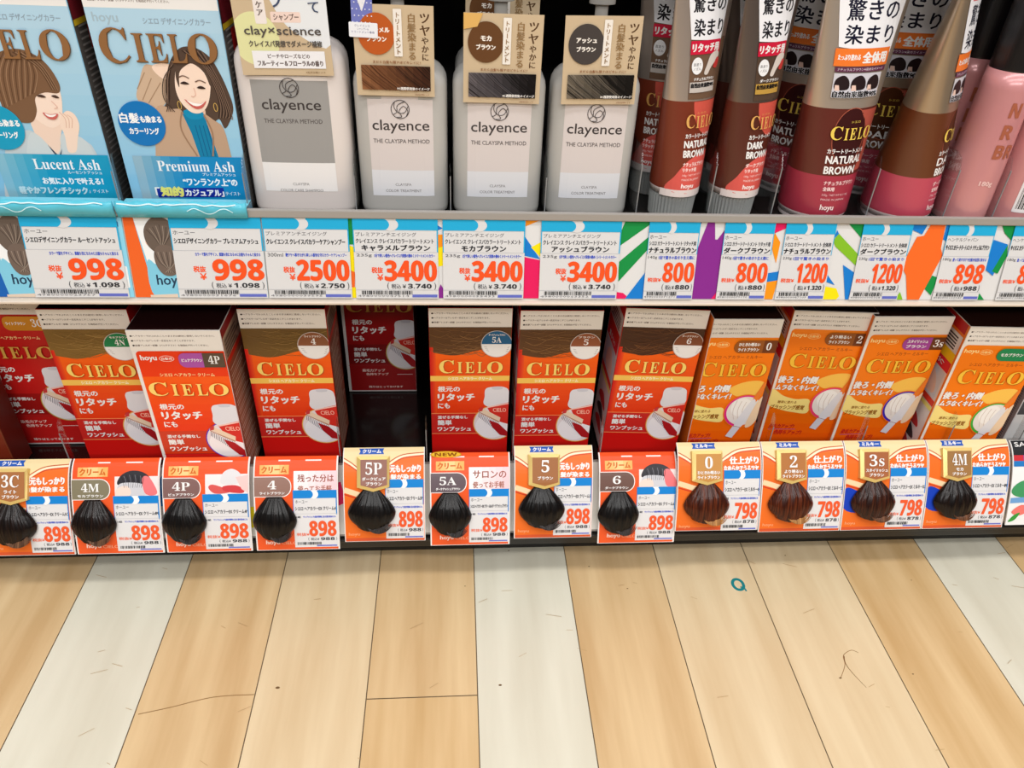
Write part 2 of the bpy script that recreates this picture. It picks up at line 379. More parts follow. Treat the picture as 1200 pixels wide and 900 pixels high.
def low_strip():
    A = Art(0.00002, 0.45); A.rect(-560, 2, 640, LLEN * 1000 - 2, (226, 222, 214)); rnd = random.Random(5); cs = [C_GR, C_BL, C_YE, C_OR, C_MG, C_LIME, C_YE]
    for k in range(70):
        x = -550 + k * 17; c = cs[k % 7]; a = rnd.uniform(5, 40); A.poly([(x, a), (x + rnd.uniform(6, 14), a + rnd.uniform(-6, 6)), (x + rnd.uniform(4, 12), a + rnd.uniform(18, 34)), (x + rnd.uniform(-4, 3), a + rnd.uniform(14, 26))], c)
    o = A.build('rail_strip', None, lower_rail)
    tag(o, 'confetti-coloured paper strip showing in the gaps between the hair sample cards', 'paper strip')
low_strip()
# ================================================================== UPPER SHELF
BLUE_TAG = (38, 168, 214); PRICE = (238, 84, 34)
ULE = ULEN * 1000
def price_tag(x0, x1, maker, name, shade, qty, blurb, price, tax, label, narrow=False, seed=1):
    """Blue-topped shelf price tag on the upper rail."""
    W = (x1 - x0) * 1000; H = ULE; base = Vector(upper_rail(x0 * 1000 + W / 2, 0, 0.0012))
    root = empty('price_tag', base); tag(root, label, 'price tag', 'blue-topped price tags on the upper rail')
    mp = lambda u, v, d: upper_rail(x0 * 1000 + u, v, 0.0014 + d)
    def Y(f): return H * (1 - f)
    U = lambda f: W * f
    A = Art(0.0, 0.4); A.rect(0, 0, W, H, (214, 213, 213))
    A.rect(0, Y(0.41), U(0.012), H, BLUE_TAG); A.rect(U(0.985), Y(0.41), W, H, BLUE_TAG)
    A.text(maker, U(0.03), Y(0.215), U(0.03 + 0.07 * len(maker) * (1.15 if narrow else 0.85)), Y(0.165), (92, 92, 96), 0.05)
    if shade:
        A.text(name, U(0.03), Y(0.30), U(0.95), Y(0.243), (62, 62, 66), 0.14, res=1)
        n = len(shade); hw = min(0.47, 0.06 * n * (1.1 if narrow else 0.75))
        A.text(shade, U(0.5 - hw), Y(0.392), U(0.5 + hw), Y(0.318), (38, 38, 42), 0.32)
    else:
        A.text(name, U(0.03), Y(0.325), U(0.95), Y(0.255), (44, 44, 48), 0.2)
    A.rect(U(0.0), Y(0.412), U(1.0), Y(0.406), (186, 186, 190))
    if qty: A.text(qty, U(0.03), Y(0.475), U(0.21), Y(0.43), (96, 96, 100), 0.05)
    A.text(blurb, U(0.24), Y(0.475), U(0.96), Y(0.43), (64, 84, 190), 0.12, res=1)
    if narrow:
        A.text('税抜¥', U(0.06), Y(0.77), U(0.33), Y(0.715), PRICE, 0.15)
    else:
        A.text('税抜', U(0.20), Y(0.675), U(0.335), Y(0.60), PRICE, 0.2); A.text('¥', U(0.265), Y(0.77), U(0.335), Y(0.69), PRICE, 0.2)
    A.text('(', U(0.38 if not narrow else 0.36), Y(0.885), U(0.40 if not narrow else 0.39), Y(0.795), (70, 70, 74), 0.06)
    A.text('税込', U(0.43), Y(0.872), U(0.545), Y(0.812), (84, 84, 88), 0.08); A.text('¥', U(0.565), Y(0.868), U(0.605), Y(0.82), (60, 60, 64), 0.1)
    A.text(sbold(tax), U(0.63), Y(0.868), U(0.915), Y(0.81), (48, 48, 52), 0.12); A.text(')', U(0.95), Y(0.885), U(0.97), Y(0.795), (70, 70, 74), 0.06)
    A.rect(U(0.0), Y(0.892), U(1.0), Y(0.888), (176, 176, 180))
    A.text('49' + str(80000000000 + seed * 7919), U(0.02), Y(0.98), U(0.64), Y(0.955), (120, 120, 124), res=1)
    A.rect(U(0.68), Y(0.985), U(0.985), Y(0.948), (98, 108, 190))
    A.build('tag_sheet', root, mp, base)
    Hd = Art(0.0003, 0.35); Hd.rect(0, Y(0.135), W, H, BLUE_TAG)
    Hd.poly([(U(0.37), H), (U(0.51), H)] + [(U(0.40 + 0.135 * math.cos(t * 0.1745)), Y(0.07 + 0.085 * math.sin(t * 0.1745))) for t in range(-4, 8)] + [(U(0.39), Y(0.137))] + [(U(0.30 + 0.13 * math.cos(t * 0.1745)), Y(0.07 + 0.085 * math.sin(t * 0.1745))) for t in range(7, -6, -1)], (214, 213, 213))
    Hd.build('header_band', root, mp, base, clip=(0, 0, W, H))
    Pp = Art(0.0003, 0.4)
    Pp.text(sbold(price), U(0.36 if len(price) > 3 or narrow else 0.42), Y(0.772), U(0.975), Y(0.515), PRICE, 0.38 if narrow else 0.62); Pp.build('price_figure', root, mp, base)
    Bc = Art(0.0003, 0.4); Bc.bars(U(0.07), Y(0.95), U(0.68), Y(0.90), seed=seed); Bc.build('barcode', root, mp, base)
    return root
CT = 'クレイエンス クレイスパカラートリートメント'; CB = '5分で美しい髪色へクレイスパ発想の艶めくトリートメントカラー'
for i, a in enumerate((
    (-0.341, -0.267, 'ホーユー', 'シエロデザイニングカラー ルーセントアッシュ', None, None, 'カラーで髪をデザイン。素敵も気になるのに白髪もちゃんと染まる', '998', '1.098', 'price tag reading 998 below the cut-off blue box at the far end', False),
    (-0.2272, -0.1555, 'ホーユー', 'シエロデザイニングカラー プレミアムアッシュ', None, None, 'カラーで髪をデザイン。素敵も気になるのに白髪もちゃんと染まる', '998', '1.098', 'price tag reading 998 below the blue box of a smiling woman in a tan jacket', False),
    (-0.1545, -0.0863, 'プレミアアンチエイジング', 'クレイエンス クレイスパカラーケアシャンプー', None, '300ml', '艶ツヤへ導きながら美しい髪色を守るカラーケアシャンプー', '2500', '2.750', 'price tag reading 2500 below the white shampoo bottle', False),
    (-0.083, -0.0142, 'プレミアアンチエイジング', CT, 'キャラメルブラウン', '235g', CB, '3400', '3.740', 'price tag reading 3400 below the bottle with the orange-circle neck card', False),
    (-0.0103, 0.0576, 'プレミアアンチエイジング', CT, 'モカブラウン', '235g', CB, '3400', '3.740', 'price tag reading 3400 below the bottle with the brown-circle neck card', False),
    (0.0709, 0.138, 'プレミアアンチエイジング', CT, 'アッシュブラウン', '235g', CB, '3400', '3.740', 'price tag reading 3400 below the bottle with the charcoal-circle neck card', False),
    (0.1613, 0.2045, 'ホーユー', 'シエロ カラートリートメント リタッチ用', 'ナチュラルブラウン', '140g', '1回で驚きの染まり生え際に', '800', '880', 'narrow price tag reading 800 beside the green-striped paper', True),
    (0.2258, 0.269, 'ホーユー', 'シエロ カラートリートメント リタッチ用', 'ダークブラウン', '140g', '1回で驚きの染まり生え際に', '800', '880', 'narrow price tag reading 800 just right of the purple paper shape', True),
    (0.2785, 0.3224, 'ホーユー', 'シエロ カラートリートメント 全体用', 'ナチュラルブラウン', '230g', '1回で驚きの染まり', '1200', '1.320', 'narrow price tag reading 1200 below the large silver and wine tube facing front', True),
    (0.346, 0.390, 'ホーユー', 'シエロ カラートリートメント 全体用', 'ダークブラウン', '230g', '1回で驚きの染まり', '1200', '1.320', 'narrow price tag reading 1200 next to the big orange paper shape', True),
    (0.4223, 0.465, 'ヘンケルジャパン', 'サイオス カラートリートメント ナチュラルブラウン', None, '180g', '塗って流すだけで白髪が自然に染まる', '898', '988', 'narrow price tag reading 898 below the pink bottles, right of the orange paper shape', True),
    (0.4815, 0.5245, 'ヘンケルジャパン', 'サイオス カラートリートメント ダークブラウン', None, '180g', '塗って流すだけで白髪が自然に染まる', '898', '988', 'narrow price tag cut off by the photo edge beside the last 898 tag', True))):
    price_tag(*a[:10], narrow=a[10], seed=i + 3)

def bun_card(x0, x1, label, seed):
    """Blue shelf card with a picture of a low hair bun, in the rail behind a price tag."""
    W = (x1 - x0) * 1000; H = ULE - 1.0; base = Vector(upper_rail(x0 * 1000 + W / 2, 0, 0.0004)); root = empty('shelf_card', base)
    tag(root, label, 'shelf card'); mp = lambda u, v, d: upper_rail(x0 * 1000 + u, v, 0.0005 + d)
    A = Art(0.0, 0.4); A.rect(0, 0, W, H, (128, 198, 222)); A.rect(0, 0, 7, H, (232, 100, 40)); A.poly([(3, H), (8, H), (16, 0), (7, 0)], (232, 100, 40)) if seed else A.poly([(0, H), (3, H), (14, 0), (0, 0)], (30, 96, 176))
    A.poly([(8, H), (40, H), (44, 28), (14, 28)], (236, 238, 238)); A.poly(smooth([(14, 31), (24, 24), (36, 23), (46, 27), (46, 0), (16, 0)], 5), (128, 198, 222))
    A.rect(W - 14, 0, W, H, (140, 208, 232)); A.rrect(W - 13, 8, W - 2, 26, 1, (238, 240, 240)); A.rect(W - 11, 58, W - 3, 62, (60, 130, 180))
    A.poly([(12, 0), (34, 0), (34, 3), (12, 2)], (220, 200, 180)); A.text('hoyu', 19, 8, 40, 19, (40, 62, 84), 0.2)
    A.build('card_sheet', root, mp, base, clip=(0, 0, W, H))
    P = Art(0.0003, 0.4); hair = (104, 90, 80)
    P.ell(17, 46, 2.2, 3, (236, 204, 186)); P.ell(40, 44, 2.2, 3, (236, 204, 186)); P.poly(smooth([(16, 44), (15, 56), (22, 65), (32, 65), (39, 58), (40, 46), (34, 36), (24, 36)], 5), hair)
    for k in range(9): P.stroke(smooth([(17 + k * 2.6, 60 - abs(k - 4)), (22 + k * 1.5, 50), (27, 41)], 5, False), 0.5, (150, 134, 120) if k % 2 else (72, 60, 54))
    P.poly(smooth([(20, 36), (24, 43), (33, 43), (39, 36), (40, 26), (34, 19), (26, 19), (21, 26)], 5), (112, 96, 86))
    for k in range(8): P.stroke(smooth([(21 + k * 2.3, 38), (24 + k * 1.6, 29), (34 - k, 21)], 5, False), 0.5, (154, 138, 124) if k % 2 else (70, 60, 54))
    P.build('hair_picture', root, mp, base)
bun_card(-0.2625, -0.1555, 'blue shelf card with a hair-bun picture and orange edge beside the second 998 tag', 1)
bun_card(-0.3755, -0.2635, 'blue shelf card with a hair-bun picture, partly covered by the first 998 tag', 0)
bun_card(-0.4885, -0.3765, 'sliver of a blue shelf card at the left photo edge of the upper rail', 0)

# ---------------------------------------------------------------- blue hair colour boxes
WARN = ('●ヘアカラーでかぶれたことのある方は絶対に使用しないでください。', '●ヘアカラーはアレルギー反応をおこすことがあります。', '●皮膚アレルギー試験（パッチテスト）を毎回必ず行ってください。')
def carton(W, D, H, front, side, top, parent, name='carton', bev=0.0006):
    bm = bmesh.new(); fs = box_bm(bm, 0, 0, 0, W, D, H)
    for f, k in zip(fs, (2, 2, 0, 1, 1, 1)): f.material_index = k
    bmesh.ops.bevel(bm, geom=bm.edges[:], offset=bev, segments=2, profile=0.5, affect='EDGES')
    return bm_obj(name, bm, [front, side, top], parent)
def side_map(x, D, sgn):                       # artwork on a carton's side: u from the front edge backwards
    return lambda u, v, d: (x + sgn * d, (u / 1000), v / 1000)
BX = dict(W=0.0935, H=0.151, D=0.062)
def blue_box(x, y, which, label):
    W, H, D = 93.5, 172, 62
    root = empty('hair_dye_box', (x, y, 0.388)); tag(root, label, 'hair dye box')
    carton(W / 1000, D / 1000, H / 1000, ink((152, 206, 236), 0.3), ink((96, 92, 90), 0.4), ink((236, 232, 228), 0.35), root)
    A = Art(0.00008, 0.3)
    for k in range(10): A.rect(0.4, max(0.4, 15.1 * k), W - 0.4, 151, mix((138, 196, 228), (180, 214, 234), k / 9))
    A.rect(0.4, 151, W - 0.4, H - 0.5, (238, 236, 234)); [A.text(t, 4, 165 - 5 * k, 72 - 6 * k, 167 - 5 * k, (150, 140, 136), 0.06, res=1) for k, t in enumerate(WARN)]
    A.text('hoyu', 4.7, 140, 22, 148, (168, 192, 206), 0.2); A.text('シエロ デザイニングカラー', 39, 141, 86, 145.5, (148, 168, 184), 0.1)
    A.build('front_print', root, flat)
    P = Art(0.0003, 0.3)
    if which == 'premium':
        hair, hl = (86, 68, 58), (134, 108, 92)
        P.poly(smooth([(22, 90), (27, 102), (33, 113), (40, 113), (48, 113), (52, 106), (46, 98), (44, 88), (36, 82), (27, 83)], 4), (206, 178, 152)); P.poly(smooth([(38, 112), (47, 115), (54, 112), (52, 105), (44, 104)], 4), (246, 218, 198))
        for q in ((26, 88, 36, 104), (30, 86, 42, 101), (24, 96, 32, 108)): P.stroke([(q[0], q[1]), (q[2], q[3])], 0.7, (166, 136, 110))
        P.poly(smooth([(54, 119), (62, 126), (72, 126), (81, 120), (86, 110), (90, 97), (92, 84), (88, 74), (83, 68), (80, 75), (74, 72), (66, 76), (56, 76), (50, 80), (44, 76), (38, 80), (44, 88), (45, 98), (49, 110)], 5), hair)
        P.poly(smooth([(56, 80), (56, 70), (61, 64), (68, 68), (70, 84)], 4), (232, 196, 172))
        P.poly(smooth([(24, 0), (20, 20), (26, 46), (31, 68), (36, 84), (46, 82), (53, 81), (57, 66), (60, 46), (58, 20), (58, 0)], 3), (196, 164, 138))
        P.poly(smooth([(68, 0), (68, 46), (68, 66), (68, 79), (76, 74), (82, 68), (84, 48), (86, 20), (86, 0)], 3), (190, 158, 132))
        P.poly([(53, 79), (58, 76), (66, 76), (69, 79), (72, 60), (75, 40), (76, 10), (60, 10), (60, 44), (57, 64)], (16, 128, 170)); P.poly(smooth([(54, 80), (58, 82), (65, 82), (69, 79), (66, 75), (58, 75)], 4), (20, 142, 186))
        for k in range(4): P.stroke([(61 + k * 3, 70), (63 + k * 3, 46)], 0.6, (10, 96, 140))
        P.stroke(smooth([(53, 80), (50, 66), (58, 46)], 5, False), 1.2, (160, 126, 100)); P.stroke(smooth([(69, 78), (73, 64), (70, 46)], 5, False), 1.2, (160, 126, 100))
        P.poly(smooth([(53.5, 106), (52, 96), (54, 87), (60, 80), (67, 79.5), (73, 85), (77, 95), (78.5, 106), (74, 115), (65, 118), (57, 114)], 5), (248, 222, 204))
        P.poly(smooth([(54, 106), (57, 116), (66, 121), (76, 117), (80, 107), (78, 99), (75, 109), (68, 115), (62, 113), (57, 108), (55, 98)], 4), hair)
        for k in range(10): P.stroke(smooth([(62 + k * 1.6, 124), (76 + k, 112 - k), (82 + k * 0.9, 90 - k * 1.4), (80 + k, 76)], 5, False), 0.5, hl if k % 2 else (46, 34, 30))
        for k in range(5): P.stroke(smooth([(54, 118 - k), (49 - k, 104), (46 - k, 90), (42 + k * 1.5, 80)], 5, False), 0.5, hl if k % 2 else (46, 34, 30))
        for ex, ey in ((59.5, 101), (71, 98)):
            P.poly(smooth([(ex - 3.2, ey), (ex, ey + 1.4), (ex + 3.2, ey - 0.4), (ex, ey - 0.8)], 4), (58, 42, 38)); P.stroke(smooth([(ex - 3.6, ey + 4.2), (ex, ey + 5.4), (ex + 4, ey + 3.6)], 4, False), 0.8, (120, 92, 78))
        P.stroke(smooth([(65.5, 98), (66, 93), (64, 91.5), (62.5, 92)], 4, False), 0.5, (226, 178, 158))
        P.poly(smooth([(57, 89.5), (62, 87), (69, 86.5), (73, 88.6), (69, 83.4), (63, 83)], 4), (204, 98, 92)); P.poly(smooth([(58.6, 88.6), (63, 87), (68.6, 86.4), (71.6, 87.6), (67, 84.8), (62.5, 85.2)], 4), (252, 250, 246))
        P.ring(52.5, 85, 1.3, 3, 0.5, (206, 168, 92)); P.ring(79, 84, 1.3, 3, 0.5, (206, 168, 92))
    else:
        hair, hl = (124, 92, 68), (160, 126, 98)
        P.poly(smooth([(10, 0), (14, 40), (26, 58), (40, 64), (50, 56), (62, 52), (80, 56), (86, 40), (90, 0)], 3), (196, 208, 214)); P.poly(smooth([(44, 72), (46, 54), (56, 46), (62, 60), (66, 74)], 4), (242, 214, 196))
        P.poly([(47, 58), (56, 40), (64, 60), (60, 50), (56, 44)], (54, 70, 92)); P.poly(smooth([(40, 62), (52, 48), (50, 20), (30, 30)], 4), (206, 216, 220)); P.poly(smooth([(64, 62), (60, 48), (66, 20), (82, 34), (80, 56)], 4), (204, 214, 218))
        P.poly(smooth([(44, 80), (50, 70), (58, 66), (66, 71), (69, 80), (71, 90), (70, 100), (60, 106), (48, 104)], 5), (248, 224, 208))
        P.poly(smooth([(66, 74), (72, 79), (77, 76), (78, 68), (74, 58), (70, 48), (64, 48), (65, 60), (64, 68)], 4), (246, 220, 202)); 
        for k in range(3): P.stroke(smooth([(66 + k * 2.6, 78 - k), (69 + k * 2.5, 73), (68 + k * 2, 66)], 4, False), 0.5, (220, 176, 154))
        P.poly(smooth([(26, 84), (24, 102), (34, 118), (52, 122), (66, 114), (72, 100), (70, 92), (60, 92), (52, 88), (50, 78), (44, 70), (34, 70), (26, 74)], 5), hair)
        for k in range(14): P.stroke(smooth([(40 + k * 1.4, 120 - k * 0.6), (30 + k * 2.2, 104), (28 + k * 1.9, 80 + k * 0.9)], 5, False), 0.55, hl if k % 2 else (94, 66, 48))
        for k in range(6): P.stroke(smooth([(46 + k * 2, 120), (60 + k, 110), (66 + k * 0.8, 94)], 5, False), 0.5, hl if k % 2 else (94, 66, 48))
        P.poly(smooth([(53.5, 89.5), (57, 90.6), (60, 88.8), (57, 88.4)], 4), (76, 54, 46)); P.poly(smooth([(64, 89.6), (67, 90.4), (69.5, 88.6), (67, 88.2)], 4), (76, 54, 46))
        P.stroke(smooth([(63, 86), (66, 81.5), (63.5, 80.6)], 4, False), 0.5, (222, 176, 156)); P.poly(smooth([(54, 77.4), (59, 76.2), (65, 76.6), (62, 72.6), (57, 73)], 4), (206, 104, 98)); P.poly(smooth([(55.4, 76.8), (59, 75.8), (63.6, 76.2), (61, 74.4), (57.4, 74.6)], 4), (252, 248, 244))
    P.build('portrait_picture', root, flat, clip=(0.5, 0.5, W - 0.5, 150))
    B = Art(0.0006, 0.3); c = (20, 138, 196) if which == 'premium' else (24, 156, 196)
    for k in range(12): B.rect(8 + k * 7.05, 10, 8 + (k + 1) * 7.08, 45.5, mix((150, 186, 204) if which == 'premium' else (138, 192, 212), c, min(1, k / 5)))
    n = 'Premium Ash' if which == 'premium' else 'Lucent Ash'
    B.text(serif(n), 25.5 if which == 'premium' else 35, 33.5, 85, 42, (246, 248, 250)); B.text('プレミアムアッシュ' if which == 'premium' else 'ルーセントアッシュ', 59, 30, 85, 32.6, (214, 232, 242), 0.1)
    if which == 'premium':
        B.text('“ワンランク上”の', 43, 22, 85, 28, (246, 248, 250), 0.35); B.poly([(19.5, 19.5), (73.5, 20.4), (73.8, 12.4), (21, 11.6)], (22, 42, 150))
        B.text('「', 19.6, 13.4, 23, 20, WHITE, 0.3); B.text('知的', 24, 12.8, 41, 20.6, (238, 234, 120), 0.7); B.text('カジュアル」', 43, 13, 73, 18.6, (244, 246, 250), 0.35); B.text('テイスト', 74.5, 14, 86, 17, (206, 230, 244), 0.1); B.text('Casual', 38, 4.6, 64, 9.6, (216, 150, 158), 0.1, shear=0.2)
    else:
        B.text('お気に入りで叶える！', 38, 21.5, 84, 27, (246, 248, 250), 0.35); B.text('軽やかフレンチシック', 18, 13.4, 70, 19.4, (196, 228, 238), 0.4, out=(70, 150, 180), ow=0.3); B.text('」テイスト', 71, 14.6, 86, 17.6, (206, 230, 244), 0.1)
    B.build('name_band', root, flat, clip=(0.5, 0.5, W - 0.5, H))
    D_ = Art(0.0009, 0.3); cx, cy = (21.5, 70.5) if which == 'premium' else (19.5, 65.5)
    D_.ell(cx, cy, 17.3, 17, (22, 118, 190) if which == 'premium' else (28, 158, 196)); D_.text('白髪', cx - 15.5, cy + 0.5, cx - 1.5, cy + 8, (250, 250, 250), 0.3); D_.text('も染まる', cx - 0.5, cy + 1, cx + 15, cy + 6, (250, 250, 250), 0.3); D_.text('カラーリング', cx - 10.5, cy - 8, cx + 11.5, cy - 3, (250, 250, 250), 0.25)
    D_.build('claim_badge', root, flat)
    L = Art(0.0012, 0.25); bronze = (146, 104, 66)
    for t, x0, x1, y0, y1 in (('C', 5, 25, 114, 138.5), ('I', 28.5, 36.5, 115.5, 135), ('E', 39, 51.5, 115.5, 135), ('L', 54, 65.5, 115.5, 135), ('O', 67, 87.5, 115, 136)):
        L.text(serif(t), x0 + 0.5, y0 - 0.4, x1 + 0.5, y1 - 0.4, (92, 62, 40)); L.text(serif(t), x0, y0, x1, y1, bronze)
    L.build('brand_logo', root, flat)
    S = Art(0.0001, 0.4)
    for k in range(34): S.rect(6, 6 + k * 4.2, 6 + random.Random(k).uniform(34, 50), 7.4 + k * 4.2, (148, 144, 142))
    S.rect(0.6, 138, 61, 142, (226, 190, 40)); S.rect(20, 120, 58, 136, (196, 40, 40)); S.rect(0.6, 142, 61, 171, (120, 30, 40))
    S.build('side_print', root, side_map(W / 1000, D, 1))
    T = Art(0.0001, 0.4)
    for k in range(3): T.rect(10, 14 + k * 9, 80 - 14 * k, 17 + k * 9, (206, 204, 206))
    T.build('top_print', root, lambda u, v, d: (u / 1000, v / 1000, H / 1000 + d))
    return root
blue_box(-0.2605, 0.021, 'premium', 'pale blue hair dye box showing a smiling woman with long hair in a tan jacket')
blue_box(-0.3640, 0.021, 'lucent', 'pale blue hair dye box cut off at the photo edge, woman with short brown bob')
def tray(x0, x1, label):
    """Cyan cardboard lip holding the boxes."""
    bm = bmesh.new(); n = 40; W = x1 - x0; rows = []
    for i in range(n + 1):
        x = W * i / n; top = 0.0135 + 0.0011 * math.sin(i * 1.1) * math.sin(i * 0.37)
        rows.append([bm.verts.new(p) for p in ((x, 0.0, 0.0), (x, -0.0026 - 0.0006 * math.sin(i * 0.9), top * 0.6), (x, -0.0006, top), (x, 0.0006, top - 0.0004), (x, 0.0012, 0.0))])
    for i in range(n):
        for k in range(5): bm.faces.new((rows[i][k], rows[i + 1][k], rows[i + 1][(k + 1) % 5], rows[i][(k + 1) % 5]))
    bm.faces.new(rows[0]); bm.faces.new(rows[-1][::-1])
    root = empty('display_tray', (x0, -0.0068, 0.3937)); tag(root, label, 'display tray'); bm_obj('tray_lip', bm, ink((92, 192, 214), 0.12), root, smooth=True)
    box('tray_floor', (0.001, 0.0010, 0.0071), (W - 0.001, 0.020, 0.0076), ink((120, 200, 220), 0.3), root, 0)
    A = Art(0.0002, 0.12); rnd = random.Random(int(x0 * -1e4))
    A.stroke(smooth([(2 + k * 6, 11.6 + rnd.uniform(-0.8, 0.8)) for k in range(int(W * 1000 / 6))], 4, False), 0.8, (226, 246, 250)); A.stroke(smooth([(W * 550 + k * 5, 7 + 2.2 * math.sin(k * 1.4)) for k in range(8)], 4, False), 0.6, (206, 240, 246))
    A.build('wave_print', root, lambda u, v, d: (u / 1000, -0.0034 + max(0, v - 8) * 0.00045 - d, v / 1000), clip=(1, 0.5, W * 1000 - 1, 13))
tray(-0.2635, -0.1640, 'cyan cardboard tray lip below the blue box of the woman in a tan jacket')
tray(-0.4600, -0.2655, 'cyan cardboard tray lip below the cut-off blue box at the photo edge')
# ---------------------------------------------------------------- bottles with neck cards
def bottle(x0, x1, y, shampoo, label):
    W = x1 - x0; a, b = W / 2, 0.0215; root = empty('hair_care_bottle', (x0 + a, y + b, 0.388)); tag(root, label, 'bottle', None if shampoo else 'grey treatment bottles')
    body_m = mat('pearl_white_bottle', (226, 217, 213), 0.28) if shampoo else mat('clay_grey_bottle', (184, 182, 178), 0.3)
    Ht = 0.132 if shampoo else 0.118; e = 4.5
    secs = [(a * 0.93, b * 0.9, 0.0, e), (a * 0.985, b * 0.97, 0.0022, e), (a, b, 0.006, e), (a, b, Ht * 0.5, e), (a, b, Ht - 0.016, e)]
    for t in (15, 30, 45, 60, 75, 86):
        c, s = math.cos(math.radians(t)), math.sin(math.radians(t)); secs.append((a - 0.020 * (1 - c), b - 0.014 * (1 - c), Ht - 0.016 + 0.018 * s, e - 2 * (1 - c)))
    secs += [(0.0135, 0.0075, Ht + 0.0035, 2), (0.0125, 0.0072, Ht + 0.006, 2), (0.0125, 0.0072, Ht + 0.016, 2)]
    bm_obj('bottle_body', loft(secs, 72), body_m, root, smooth=True)
    cm = mat('bottle_collar_white', (228, 224, 220), 0.3) if shampoo else mat('bottle_collar_grey', (170, 166, 160), 0.3)
    pm = lathe([(0.0145, Ht + 0.010), (0.0150, Ht + 0.012), (0.0150, Ht + 0.028), (0.0135, Ht + 0.030), (0.005, Ht + 0.031), (0.005, Ht + 0.042), (0.010, Ht + 0.043), (0.010, Ht + 0.051), (0.0085, Ht + 0.052)], 40)
    for v in pm.verts: v.co.y = v.co.y * 0.55
    bm_obj('pump_cap', pm, cm, root, smooth=False)
    def mp(u, v, d):
        x = max(-0.99, min(0.99, u / 1000 / a)); return (u / 1000, -b * (1 - abs(x) ** e) ** (1 / e) - d, v / 1000)
    A = Art(0.00015, 0.36)
    if shampoo:
        A.rect(-29, 20, 28, 107, (158, 156, 154)); A.rect(-29, 20, 28, 43.5, (236, 234, 234)); A.rect(-29, 106, 28, 109, (226, 218, 214)); ox, k = -0.5, 1.0
    else:
        A.rect(-25, 16.5, 25, 93.5, (216, 207, 205)); A.rect(-25, 16.5, 25, 38, (220, 221, 226)); A.rect(-14, 92.6, 14, 96, (216, 207, 205)); ox, k = 0, 1.0
    ink_c = (66, 60, 60); ty = 82.0 if shampoo else 67.5
    A.text('clayence', ox - 22, ty, ox + 22, ty + 10.4, ink_c, 0.12, res=3); A.text('THE CLAYSPA METHOD', ox - 22, ty - 7.6, ox + 22, ty - 4.4, (92, 86, 86), 0.05)
    A.text('CLAYSPA', ox - 6.5, 25.0, ox + 6.5, 27.2, (120, 116, 118)); A.text('COLOR CARE SHAMPOO' if shampoo else 'COLOR TREATMENT', ox - (17 if shampoo else 14.5), 19.8, ox + (17 if shampoo else 14.5), 22, (112, 108, 110))
    A.build('label', root, mp, slices=('u', -24, 24, 6))
    L = Art(0.0006, 0.36); cy = ty + 18.6; L.ring(ox, cy, 6.9, 6.9, 0.5, ink_c)
    L.stroke(smooth([(ox - 4.2, cy + 5.4), (ox - 4.4, cy + 1), (ox - 1.2, cy - 2.6), (ox + 3.4, cy - 2.2), (ox + 6.2, cy + 2.6)], 6, False), 0.5, ink_c)
    L.stroke(smooth([(ox + 3.6, cy + 5.8), (ox - 2, cy + 3), (ox - 2.6, cy - 2), (ox - 5.6, cy - 4)], 6, False), 0.5, ink_c); L.stroke(smooth([(ox + 4.6, cy - 5), (ox + 5.8, cy - 1), (ox + 2.6, cy + 2.4), (ox - 1, cy - 1.5), (ox + 1, cy - 5.4), (ox - 3, cy - 6)], 6, False), 0.5, ink_c)
    L.build('emblem', root, mp, slices=('u', -6, 6, 3))
    return root
